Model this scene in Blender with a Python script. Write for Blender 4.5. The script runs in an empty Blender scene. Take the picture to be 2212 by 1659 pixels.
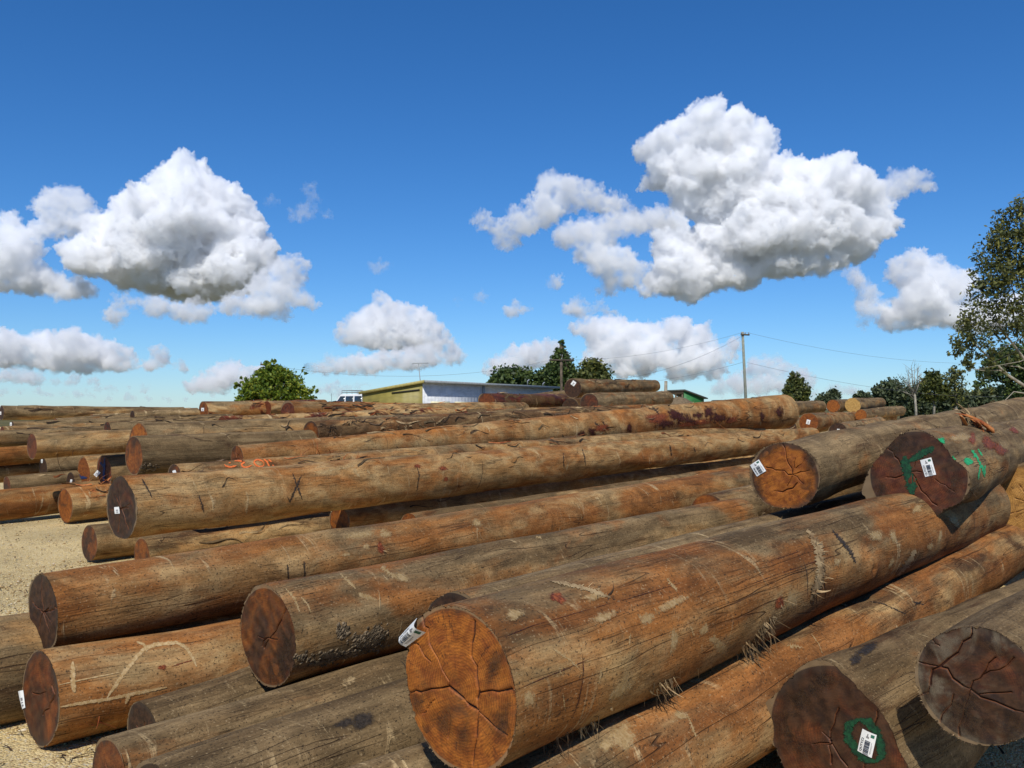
import bpy, bmesh, math, random
import numpy as np
from mathutils import Vector, Matrix
from mathutils.bvhtree import BVHTree

C = bpy.context.scene.collection
SC = bpy.context.scene
rad = math.radians
EYE = 1.7                    # camera height over the yard
FPX = 1916.0                 # focal length in pixels of a 2212 px wide picture
CX, CY, HY = 1106.0, 829.5, 885.0
PITCH = math.atan((HY - CY) / FPX)

def ray(x, y):
    """direction through a picture point, world axes: X right, Y forward, Z up"""
    a, b = (x - CX) / FPX, -(y - CY) / FPX
    c, s = math.cos(PITCH), math.sin(PITCH)
    return Vector((a, c - b * s, s + b * c))

def at(x, y, d):
    r = ray(x, y)
    return Vector((0, 0, EYE)) + r * (d / r.y)

def smooth(a, b, t):
    t = np.clip((t - a) / (b - a), 0, 1)
    return t * t * (3 - 2 * t)

def mesh_np(name, verts, faces, smooth_on=True, uv=None, attrs=None):
    """numpy verts (n,3), faces (m,k) all of one size, or a list of such arrays"""
    me = bpy.data.meshes.new(name)
    if not isinstance(faces, list):
        faces = [faces]
    faces = [np.asarray(f, dtype=np.int32) for f in faces if len(f)]
    me.vertices.add(len(verts))
    me.vertices.foreach_set('co', np.asarray(verts, dtype=np.float32).ravel())
    nl = sum(f.size for f in faces)
    nf = sum(len(f) for f in faces)
    me.loops.add(nl)
    li = np.concatenate([f.ravel() for f in faces])
    me.loops.foreach_set('vertex_index', li)
    tot = np.concatenate([np.full(len(f), f.shape[1], dtype=np.int32) for f in faces])
    st = np.concatenate([[0], np.cumsum(tot)[:-1]]).astype(np.int32)
    me.polygons.add(nf)
    me.polygons.foreach_set('loop_start', st)
    if smooth_on:
        me.polygons.foreach_set('use_smooth', np.ones(nf, dtype=bool))
    if uv is not None:
        l = me.uv_layers.new(name='UVMap')
        l.data.foreach_set('uv', np.asarray(uv, dtype=np.float32).ravel())
    for k, v in (attrs or {}).items():
        a = me.attributes.new(k, 'FLOAT', 'POINT')
        a.data.foreach_set('value', np.asarray(v, dtype=np.float32))
    me.update(calc_edges=True)
    me.validate()
    return me

def link(name, me, mat=None, parent=None, label=None, cat=None, group=None, kind=None):
    o = bpy.data.objects.new(name, me)
    C.objects.link(o)
    if mat is not None and me is not None:
        for m in (mat if isinstance(mat, (list, tuple)) else [mat]):
            me.materials.append(m)
    if parent is not None:
        o.parent = parent
    if label: o['label'] = label
    if cat: o['category'] = cat
    if group: o['group'] = group
    if kind: o['kind'] = kind
    return o

def empty(name, loc, label, cat, group=None, rz=0.0):
    o = bpy.data.objects.new(name, None)
    C.objects.link(o)
    o.location = loc
    o.rotation_euler = (0, 0, rz)
    o.empty_display_size = 0.2
    o['label'] = label; o['category'] = cat
    if group: o['group'] = group
    return o

class MB:
    """collects simple shapes into one mesh"""
    def __init__(self): self.bm = bmesh.new()
    def box(self, x0, x1, y0, y1, z0, z1, bev=0.0):
        b = bmesh.new()
        bmesh.ops.create_cube(b, size=1)
        for v in b.verts:
            v.co = Vector((x0 + (v.co.x + .5) * (x1 - x0), y0 + (v.co.y + .5) * (y1 - y0), z0 + (v.co.z + .5) * (z1 - z0)))
        if bev:
            bmesh.ops.bevel(b, geom=b.edges[:], offset=bev, segments=2, affect='EDGES', profile=.5)
        self.add(b); return self
    def add(self, b):
        me = bpy.data.meshes.new('tmp'); b.to_mesh(me); b.free()
        self.bm.from_mesh(me); bpy.data.meshes.remove(me)
    def poly(self, pts, thick):
        """flat outline in XZ given thickness along Y"""
        b = bmesh.new()
        f = b.faces.new([b.verts.new(p) for p in pts])
        r = bmesh.ops.extrude_face_region(b, geom=[f])
        for v in [g for g in r['geom'] if isinstance(g, bmesh.types.BMVert)]: v.co += Vector(thick)
        bmesh.ops.recalc_face_normals(b, faces=b.faces[:])
        self.add(b); return self
    def tube(self, pts, radii, n=8, cap=True):
        pts = [Vector(p) for p in pts]
        if not hasattr(radii, '__len__'): radii = [radii] * len(pts)
        rings = []
        for i, p in enumerate(pts):
            t = (pts[min(i + 1, len(pts) - 1)] - pts[max(i - 1, 0)]).normalized()
            u = t.cross(Vector((0, 0, 1)))
            if u.length < 1e-3: u = t.cross(Vector((0, 1, 0)))
            u.normalize(); w = u.cross(t)
            rings.append([self.bm.verts.new(p + (u * math.cos(k * 2 * math.pi / n) + w * math.sin(k * 2 * math.pi / n)) * radii[i]) for k in range(n)])
        for a, b in zip(rings, rings[1:]):
            for k in range(n):
                f = self.bm.faces.new((a[k], a[(k + 1) % n], b[(k + 1) % n], b[k])); f.smooth = True
        if cap:
            self.bm.faces.new(rings[0][::-1]); self.bm.faces.new(rings[-1])
        return self
    def build(self, name, mat, parent=None, **kw):
        me = bpy.data.meshes.new(name)
        bmesh.ops.recalc_face_normals(self.bm, faces=self.bm.faces[:])
        self.bm.to_mesh(me); self.bm.free()
        return link(name, me, mat, parent, **kw)

# ---------------------------------------------------------------- materials
class NT:
    def __init__(self, name):
        self.m = bpy.data.materials.new(name); self.m.use_nodes = True
        self.t = self.m.node_tree; self.t.nodes.clear()
        self.out = self.t.nodes.new('ShaderNodeOutputMaterial')
    def n(self, typ, ins=None, **props):
        nd = self.t.nodes.new('ShaderNode' + typ)
        for k, v in props.items(): setattr(nd, k, v)
        for k, v in (ins or {}).items():
            s = nd.inputs[k]
            if isinstance(v, bpy.types.NodeSocket): self.t.links.new(v, s)
            else: s.default_value = v
        return nd
    def math(self, op, a, b=0.0, c=None, clamp=False):
        ins = {0: a, 1: b}
        if c is not None: ins[2] = c
        return self.n('Math', ins, operation=op, use_clamp=clamp).outputs[0]
    def ramp(self, v, a, b, lo=0.0, hi=1.0):
        return self.n('MapRange', {0: v, 1: a, 2: b, 3: lo, 4: hi}, interpolation_type='SMOOTHSTEP').outputs[0]
    def mix(self, f, a, b, blend='MIX'):
        nd = self.n('Mix', data_type='RGBA', blend_type=blend)
        for i, v in ((0, f), (6, a), (7, b)):
            s = nd.inputs[i]
            if isinstance(v, bpy.types.NodeSocket): self.t.links.new(v, s)
            else: s.default_value = (*v, 1) if isinstance(v, tuple) and len(v) == 3 else v
        return nd.outputs[2]
    def vec(self, v, scale=(1, 1, 1), loc=(0, 0, 0)):
        return self.n('Mapping', {'Vector': v, 'Scale': scale, 'Location': loc}).outputs[0]
    def noise(self, v, scale=1.0, detail=3.0, rough=.55, dist=0.0):
        return self.n('TexNoise', {'Vector': v, 'Scale': scale, 'Detail': detail, 'Roughness': rough, 'Distortion': dist}).outputs[0]
    def bsdf(self, col, rough=.8, spec=.25, bump=None, bs=.5, bd=.01, **kw):
        ins = {'Base Color': col if isinstance(col, bpy.types.NodeSocket) else (*col, 1), 'Roughness': rough, 'Specular IOR Level': spec}
        ins.update(kw)
        if bump is not None:
            ins['Normal'] = self.n('Bump', {'Height': bump, 'Strength': bs, 'Distance': bd}).outputs[0]
        b = self.n('BsdfPrincipled', ins)
        self.t.links.new(b.outputs[0], self.out.inputs[0])
        return self.m

def plain(name, col, rough=.7, spec=.3, metal=0.0, var=.15, scale=6.0):
    t = NT(name)
    co = t.n('TexCoord').outputs['Object']
    k = t.ramp(t.noise(co, scale, 4), .3, .7)
    c = t.mix(k, tuple(x * (1 - var) for x in col), tuple(min(1, x * (1 + var)) for x in col))
    return t.bsdf(c, rough, spec, Metallic=metal)

# ---------------------------------------------------------------- camera, light, sky
cam = bpy.data.cameras.new('camera'); cam.sensor_width = 36; cam.sensor_fit = 'HORIZONTAL'
cam.lens = 36 * FPX / 2212; cam.clip_start = .05; cam.clip_end = 60000
co = bpy.data.objects.new('camera', cam); C.objects.link(co)
co.location = (0, 0, EYE); co.rotation_euler = (math.pi / 2 + PITCH, 0, 0)
SC.camera = co

SUN_AZ, SUN_EL = rad(-6), rad(49)     # behind the camera
sd = Vector((math.sin(SUN_AZ) * math.cos(SUN_EL), -math.cos(SUN_AZ) * math.cos(SUN_EL), math.sin(SUN_EL)))
sl = bpy.data.lights.new('sun', 'SUN'); sl.energy = 4.35; sl.angle = rad(.55); sl.color = (1, .955, .875)
so = bpy.data.objects.new('sun', sl); C.objects.link(so)
so.rotation_euler = (-sd).to_track_quat('-Z', 'Y').to_euler(); so.location = sd * 50

w = bpy.data.worlds.new('World'); SC.world = w; w.use_nodes = True
wt = w.node_tree; wt.nodes.clear()
wo = wt.nodes.new('ShaderNodeOutputWorld'); bg = wt.nodes.new('ShaderNodeBackground')
sky = wt.nodes.new('ShaderNodeTexSky'); sky.sky_type = 'NISHITA'; sky.sun_disc = False
sky.sun_elevation = SUN_EL
sky.sun_rotation = math.atan2(sd.x, sd.y)
sky.altitude = 600; sky.air_density = 1.0; sky.dust_density = .22; sky.ozone_density = 3.2
bg.inputs[1].default_value = .104
hs = wt.nodes.new('ShaderNodeHueSaturation'); hs.inputs['Saturation'].default_value = 1.13
tn = wt.nodes.new('ShaderNodeMix'); tn.data_type = 'RGBA'; tn.blend_type = 'MULTIPLY'; tn.inputs[0].default_value = 1
tn.inputs[7].default_value = (.66, .86, 1.13, 1)
wt.links.new(sky.outputs[0], tn.inputs[6]); wt.links.new(tn.outputs[2], hs.inputs['Color']); wt.links.new(hs.outputs[0], bg.inputs[0]); wt.links.new(bg.outputs[0], wo.inputs[0])

SC.view_settings.view_transform = 'Standard'; SC.view_settings.look = 'None'
SC.view_settings.exposure = 0; SC.view_settings.gamma = 1
cy = SC.cycles
cy.max_bounces = 24; cy.diffuse_bounces = 3; cy.glossy_bounces = 2; cy.transmission_bounces = 2
cy.volume_bounces = 20; cy.transparent_max_bounces = 12
cy.use_denoising = True; cy.volume_step_rate = .25; cy.volume_max_steps = 256
cy.sample_clamp_indirect = 4
# ---------------------------------------------------------------- clouds
def cloud_mat(name, dens, scale):
    t = NT(name)
    p = t.n('NewGeometry').outputs['Position']
    k = t.noise(p, 1.0 / scale, 6, .66)
    d = t.math('MULTIPLY', t.ramp(k, .34, .66), dens)
    v = t.n('VolumePrincipled', {'Color': (.998, .998, 1, 1), 'Density': d, 'Anisotropy': 0.0})
    t.t.links.new(v.outputs[0], t.out.inputs[1])
    return t.m

ctex = [bpy.data.textures.new('cloud_billow', 'CLOUDS'), bpy.data.textures.new('cloud_lobes', 'VORONOI'), bpy.data.textures.new('cloud_curls', 'VORONOI')]
ctex[0].noise_depth = 3

ICO = None
def ico(sub=2):
    global ICO
    if ICO is None:
        b = bmesh.new(); bmesh.ops.create_icosphere(b, subdivisions=sub, radius=1)
        v = np.array([x.co[:] for x in b.verts]); f = np.array([[q.index for q in p.verts] for p in b.faces]); b.free()
        ICO = (v, f)
    return ICO

def cloud(label, blobs, dist, dens, seed, rough=1.0, flat=.62, vox=2.6):
    rng = np.random.default_rng(seed)
    px = dist / FPX
    base = at(sum(b[0] for b in blobs) / len(blobs), sum(b[1] for b in blobs) / len(blobs), dist)
    V, F = [], []
    v0, f0 = ico()
    n = 0
    def puff(lo, hi):
        a = rng.uniform(0, 2 * math.pi); e = math.asin(rng.uniform(lo, hi))
        return np.array([math.cos(e) * math.cos(a), math.cos(e) * math.sin(a), math.sin(e) * (1 if e > 0 else flat)])
    extra = [((p[0] + q[0]) / 2, (p[1] + q[1]) / 2 + 1, (p[2] + q[2]) * .42) for i, p in enumerate(blobs) for q in blobs[i + 1:i + 4]
             if (p[2] + q[2]) * .5 < math.hypot(p[0] - q[0], p[1] - q[1]) < (p[2] + q[2]) * 1.5]
    for (x, y, r) in blobs + extra:
        R = r * px * 1.2
        c = np.array(at(x, y, dist) + Vector((0, rng.uniform(-.6, .6) * R, 0)))
        subs = [(c, R * .9, flat)]
        for k in range(9):
            c1 = c + puff(-.4, 1) * R * .74; r1 = R * rng.uniform(.28, .46)
            subs.append((c1, r1, .8))
            for j in range(6):
                subs.append((c1 + puff(-.3, 1) * r1 * .85, r1 * rng.uniform(.25, .5), .9))
        for (cc, rr, fl) in subs:
            p = v0 * rr
            low = p[:, 2] < 0
            p[low, 2] *= fl
            V.append(p + cc - np.array(base)); F.append(f0 + n); n += len(v0)
    me = mesh_np('cloud', np.concatenate(V), np.concatenate(F))
    rs = np.mean([b[2] for b in blobs]) * px
    o = link('cloud', me, cloud_mat('cloud_vapour', dens / px, 34 * px), label=label, cat='cloud', group='cumulus clouds in the sky')
    o.location = base
    def remesh(v):
        m = o.modifiers.new('remesh', 'REMESH'); m.mode = 'VOXEL'; m.voxel_size = v * px
    def billow(tx, st, sc):
        d = o.modifiers.new('billow', 'DISPLACE'); d.texture = ctex[tx].copy(); d.texture.noise_scale = sc * px
        d.texture_coords = 'LOCAL'; d.strength = st * px * rough; d.mid_level = .42
    remesh(3.0); billow(0, 30, 46); remesh(2.6); billow(1, -17, 17); remesh(1.9); billow(2, -9, 6.0)
    return o

CLOUDS = [
 ('tall white cumulus with a dark flat base, largest on the left of the sky', 3000, .16, 1.0,
  [(375,398,58),(440,450,72),(330,478,74),(255,520,66),(400,540,105),(480,520,78),(305,575,82),(500,590,70),(205,565,50),(425,600,80),(555,560,42),(520,470,40),(330,612,40),(470,622,42),(535,605,36),(400,628,34)]),
 ('ragged white cloud lying low around the foot of the tall left cumulus', 2500, .07, 1.1,
  [(590,600,38),(620,640,34),(655,655,24),(640,572,22),(340,668,30),(425,678,28),(520,668,32),(600,672,28),(245,688,22),(275,660,22),(570,640,36)]),
 ('grey white cloud cut by the left edge of the picture, beside the tall cumulus', 3100, .09, 1.0,
  [(30,550,56),(60,605,50),(-30,590,60),(130,632,26),(190,632,26),(20,500,30)]),
 ('small puffy cloud between the tall left cumulus and the left edge', 3200, .07, 1.1,
  [(112,455,36),(150,440,34),(172,482,38),(122,500,30),(215,500,30)]),
 ('long low bank of white cloud above the logs on the far left', 4200, .10, 1.0,
  [(-20,765,48),(60,775,34),(140,782,30),(210,790,26),(30,748,32),(80,752,33),(130,757,30),(180,758,42),(225,770,38),(270,786,24),(350,766,18),(340,790,20),(392,793,12),(310,795,14)]),
 ('thin grey cloud bar under the low bank on the far left', 4600, .06, 1.0,
  [(20,812,24),(70,815,16),(120,826,12),(160,824,10),(200,828,10),(-20,815,20)]),
 ('small white cloud left of the round green bush', 4600, .10, 1.0,
  [(450,822,26),(490,812,30),(530,824,26),(422,836,15),(560,815,22),(480,835,20)]),
 ('white cumulus in the gap of sky above the olive shed', 4000, .10, 1.0,
  [(825,680,38),(790,702,32),(870,702,40),(920,717,36),(742,727,24),(955,745,28),(830,735,36),(880,745,34),(780,725,28),(925,750,28)]),
 ('low white cloud strip right above the olive shed roof', 3300, .09, 1.0,
  [(720,792,20),(770,788,24),(800,790,22),(840,786,26),(870,786,24),(900,782,28),(935,778,26),(965,770,28),(668,803,14),(695,798,16)]),
 ('small upright wisp of cloud right of the tall left cumulus', 2600, .022, 1.3,
  [(668,405,9),(675,430,12),(658,457,13),(690,460,11),(712,468,9),(642,466,9)]),
 ('tiny wisp of cloud just left of the upright wisp', 2600, .018, 1.3, [(588,432,8),(604,434,7)]),
 ('tiny flat cloud in the blue gap above the middle cumulus', 2600, .022, 1.2, [(828,574,13),(846,573,9),(812,576,8)]),
 ('huge grey and white cumulus, largest on the right of the sky', 2800, .15, 1.0,
  [(1520,272,44),(1470,305,50),(1570,315,60),(1630,305,36),(1420,330,38),(1450,380,52),(1550,380,66),(1640,390,66),(1500,440,48),(1590,470,70),(1700,405,60),(1780,420,64),(1830,392,40),(1872,430,50),(1895,480,42),(1760,490,72),(1660,510,76),(1850,530,48),(1560,540,60),(1680,570,50),(1780,570,38),(1460,580,40),(1430,620,38),(1482,640,26),(1520,600,50),(1600,600,40),(1450,612,40),(1720,520,70),(1800,500,60),(1450,505,36),(1475,545,40),(1440,540,30)]),
 ('flat tail of cloud reaching right from the huge right cumulus', 2850, .06, 1.1,
  [(1940,395,30),(1975,398,28),(2005,405,16),(1915,420,22)]),
 ('ragged pale cloud arm left of the huge right cumulus', 3000, .065, 1.15,
  [(1190,402,28),(1215,422,35),(1260,432,34),(1170,462,37),(1120,492,32),(1062,497,22),(1038,475,16),(1100,527,22),(1300,442,24),(1332,432,18),(1345,462,24),(1375,475,22)]),
 ('broken white cloud under the left side of the huge right cumulus', 2450, .07, 1.15,
  [(1230,512,30),(1280,502,33),(1340,492,33),(1400,482,28),(1432,482,25),(1280,545,33),(1330,572,38),(1312,622,26),(1362,602,33),(1205,612,15)]),
 ('bright white cumulus beside the tall gum tree', 3300, .11, 1.0,
  [(1960,592,36),(2010,602,40),(2050,632,40),(1990,652,44),(2040,690,33),(1930,690,32),(1962,697,28),(2095,695,40),(2140,690,40),(2190,680,44)]),
 ('pale cloud veil just left of the bright cumulus by the gum tree', 3350, .05, 1.15,
  [(1880,642,26),(1850,602,22),(1872,702,15),(1895,675,22)]),
 ('white cumulus bank behind the utility pole and the dark trees', 4000, .11, 1.0,
  [(1250,707,22),(1300,717,32),(1350,717,28),(1400,732,33),(1450,722,33),(1510,732,32),(1330,762,36),(1280,782,26),(1440,782,36),(1500,790,33),(1560,772,26),(1590,747,16),(1390,802,22),(1540,812,18),(1480,765,36),(1400,772,36),(1350,748,32),(1300,745,30),(1530,780,32),(1340,800,24),(1460,812,22)]),
 ('white cloud behind the broad dark tree over the shed', 4300, .10, 1.0, [(1060,796,18),(1085,786,22),(1115,776,26),(1150,770,30),(1190,770,30),(1130,798,22)]),
 ('low pale cloud right of the utility pole', 4600, .06, 1.0,
  [(1640,802,26),(1600,832,26),(1690,810,26),(1680,784,14),(1740,832,26),(1560,842,18),(1650,832,26),(1700,840,22)]),
 ('low faint cloud over the far trees on the right', 4900, .04, 1.0,
  [(1800,842,15),(1840,844,13),(1880,842,12),(1930,850,9)]),
 ('small flat cloud in the blue left of the huge right cumulus', 2900, .06, 1.0, [(1120,669,16),(1140,669,12),(1100,671,10)]),
 ('tiny round cloud at the middle of the sky', 2900, .03, 1.0, [(995,649,8)]),
 ('tiny pale cloud next to the tiny round one', 2900, .02, 1.2, [(1042,639,8),(1056,641,6)]),
 ('small grey cloud under the broken white cloud of the right cumulus', 3100, .06, 1.1,
  [(1250,666,20),(1290,669,15),(1220,669,11),(1318,676,9)]),
 ('low streak of cloud just above the horizon left of the bush', 5600, .05, 1.0,
  [(210,838,7),(240,840,8),(275,838,9),(310,842,7),(180,842,6)]),
 ('thin cloud streak on the horizon between the bush and the olive shed', 5600, .05, 1.0,
  [(690,842,9),(720,838,12),(755,836,12),(785,832,10),(740,850,8)]),
 ('pale cloud streak on the horizon right of the tall utility pole', 5800, .05, 1.0,
  [(1650,862,8),(1690,860,9),(1760,858,8),(1640,866,7)]),
 ('faint long cloud bar on the horizon at the left', 6000, .05, 1.0,
  [(10,846,10),(40,848,9),(80,850,8),(110,852,8),(140,852,9),(170,850,8),(200,856,7),(240,860,7),(280,862,8),(320,861,8),(360,863,7),(400,864,6)]),
]
for i, (lb, dist, dens, rough, blobs) in enumerate(CLOUDS):
    cloud(lb, blobs, dist, dens, 100 + i, rough)
# ---------------------------------------------------------------- wood materials
def wood_side():
    t = NT('debarked_log_wood')
    oi = t.n('ObjectInfo')
    rnd = oi.outputs['Random']
    col = t.n('SeparateColor', {0: oi.outputs['Color']})
    grey, orange, dark, stain = col.outputs[0], col.outputs[1], col.outputs[2], oi.outputs['Alpha']
    uv = t.n('TexCoord').outputs['UV']
    off = t.n('CombineXYZ', {0: t.math('MULTIPLY', rnd, 97.0), 1: t.math('MULTIPLY', rnd, 53.0), 2: t.math('MULTIPLY', rnd, 31.0)}).outputs[0]
    p = t.n('VectorMath', {0: uv, 1: off}, operation='ADD').outputs[0]
    warp = t.n('TexNoise', {'Vector': p, 'Scale': 1.7, 'Detail': 2.0}).outputs[1]
    wv = t.n('VectorMath', {0: warp, 1: (.5, .5, .5)}, operation='SUBTRACT').outputs[0]
    wv = t.n('VectorMath', {0: wv, 1: (.25, .05, 0)}, operation='MULTIPLY').outputs[0]
    q = t.n('VectorMath', {0: p, 1: wv}, operation='ADD').outputs[0]
    S = lambda sx, sy, sc=1.0, d=3.0, r=.55, ds=0.0, loc=(0, 0, 0): t.noise(t.vec(q, (sx, sy, 1), loc), sc, d, r, ds)
    # large patches of weathered, fresh and dark wood
    n_big = S(.8, 2.2, 1, 4, .6)
    n_mid = S(2.6, 5.0, 1, 5, .62, .5, (7, 3, 0))
    n_long = S(.5, 9.0, 1, 4, .6, .2, (2, 9, 0))
    n_grain = S(4.0, 75.0, 1, 4, .65)
    n_fine = S(34.0, 130.0, 1, 3, .6, 0, (5, 1, 0))
    tan, tan2 = (.345, .185, .066), (.42, .275, .122)
    greyc, greyd = (.255, .175, .086), (.138, .088, .040)
    orng, orng2 = (.36, .135, .030), (.205, .068, .016)
    brown = (.070, .031, .013)
    c = t.mix(t.ramp(n_mid, .38, .62), tan, tan2)
    wth = t.math('MULTIPLY', t.n('Attribute', attribute_name='weather').outputs['Fac'], t.math('MULTIPLY', grey, .30))
    fg = t.math('ADD', t.math('ADD', t.math('MULTIPLY', t.math('SUBTRACT', grey, .60), .62), wth), n_big)
    c = t.mix(t.ramp(fg, .40, .58), c, t.mix(t.ramp(n_long, .35, .65), greyd, greyc))
    n_or = S(1.1, 2.8, 1, 5, .6, .4, (13, 4, 0))
    fo = t.math('ADD', t.math('MULTIPLY', t.math('SUBTRACT', orange, .5), .80), n_or)
    c = t.mix(t.math('MULTIPLY', t.ramp(fo, .48, .66), .85), c, t.mix(t.ramp(n_long, .3, .7), orng2, orng))
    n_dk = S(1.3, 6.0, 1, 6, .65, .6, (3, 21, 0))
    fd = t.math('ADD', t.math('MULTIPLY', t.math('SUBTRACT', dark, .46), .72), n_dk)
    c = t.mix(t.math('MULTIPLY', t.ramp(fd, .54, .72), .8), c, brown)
    n_bl = S(3.2, 5.5, 1, 6, .68, .8, (23, 45, 0))
    bl = t.ramp(n_bl, .32, .66, .64, 1.18)
    c = t.mix(1.0, c, t.n('CombineColor', {0: bl, 1: t.math('MULTIPLY', bl, .985), 2: t.math('MULTIPLY', bl, .96)}).outputs[0], 'MULTIPLY')
    # red resin bleeding
    n_st = S(1.0, 2.4, 1, 6, .62, 1.2, (31, 8, 0))
    fs = t.math('ADD', t.math('MULTIPLY', t.math('SUBTRACT', stain, .5), .5), n_st)
    st = t.ramp(fs, .60, .68)
    c = t.mix(st, c, t.mix(t.ramp(n_mid, .4, .6), (.045, .010, .006), (.16, .035, .010)))
    # pale transverse scuffs left by chains and forks, soft edged but broken by the grain
    n_sc = S(9.0, 1.7, 1, 4, .62, 1.4, (17, 2, 0))
    n_sc2 = S(.9, 1.1, 1, 2, .5, 0, (44, 2, 0))
    sc = t.math('MULTIPLY', t.ramp(n_sc, .60, .69), t.ramp(n_sc2, .42, .58))
    sc = t.math('MULTIPLY', sc, t.ramp(n_grain, .3, .55, .45, 1.0))
    c = t.mix(t.math('MULTIPLY', sc, .85), c, (.50, .36, .185))
    # narrow dark transverse bruises
    n_br = S(20.0, 1.6, 1, 3, .6, .9, (71, 5, 0))
    br = t.math('MULTIPLY', t.ramp(n_br, .68, .73), t.ramp(S(1.2, 1.4, 1, 2, .5, 0, (9, 66, 0)), .52, .60))
    c = t.mix(t.math('MULTIPLY', br, .85), c, (.032, .024, .018))
    # drying lines along the grain
    n_ck = S(.9, 30.0, 1, 3, .5, .15, (1, 50, 0))
    ck = t.math('ABSOLUTE', t.math('SUBTRACT', n_ck, .5))
    ck = t.math('SUBTRACT', 1.0, t.ramp(ck, .001, .013))
    ck = t.math('MULTIPLY', ck, t.ramp(S(2.2, 4.0, 1, 3, .6, 0, (61, 33, 0)), .50, .64))
    n_ck2 = S(.35, 7.0, 1, 2, .5, .1, (1, 150, 0))
    ck2 = t.math('SUBTRACT', 1.0, t.ramp(t.math('ABSOLUTE', t.math('SUBTRACT', n_ck2, .5)), .001, .0045))
    ck2 = t.math('MULTIPLY', ck2, t.ramp(S(.7, 2.0, 1, 2, .5, 0, (6, 133, 0)), .47, .55))
    ckk = t.math('MAXIMUM', t.math('MULTIPLY', ck, .38), t.math('MULTIPLY', ck2, .7))
    # fine grain value and specks
    lv = t.math('ADD', t.math('MULTIPLY', t.math('FRACT', t.math('MULTIPLY', rnd, 7.31)), .42), .76)
    c = t.mix(1.0, c, t.n('CombineColor', {0: lv, 1: t.math('POWER', lv, 1.06), 2: t.math('POWER', lv, 1.12)}).outputs[0], 'MULTIPLY')
    g = t.math('MULTIPLY', t.ramp(n_grain, .25, .75, .84, 1.16), t.ramp(n_fine, .25, .75, .86, 1.14))
    gc = t.n('CombineColor', {0: g, 1: g, 2: g}).outputs[0]
    c = t.mix(1.0, c, gc, 'MULTIPLY')
    c = t.mix(ckk, c, (.045, .022, .012))
    sp = t.noise(t.vec(p, (1, 1, 1)), 95, 2, .5)
    sp2 = t.noise(t.vec(p, (1, 1.6, 1), (3, 8, 0)), 190, 2, .5)
    c = t.mix(t.ramp(sp, .59, .70, 0, .85), c, (.035, .024, .014))
    c = t.mix(t.ramp(sp2, .58, .69, 0, .6), c, (.040, .028, .016))
    c = t.mix(t.ramp(sp, .37, .28, 0, .4), c, (.46, .34, .19))
    h = t.math('ADD', t.math('MULTIPLY', n_grain, .5), t.math('MULTIPLY', n_fine, .35))
    h = t.math('SUBTRACT', h, t.math('MULTIPLY', ckk, 1.6))
    h = t.math('ADD', h, t.math('MULTIPLY', n_mid, 1.2))
    h = t.math('ADD', h, t.math('MULTIPLY', sc, .4))
    rough = t.ramp(st, 0, 1, .86, .5)
    return t.bsdf(c, rough, .14, h, .9, .007)

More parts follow.
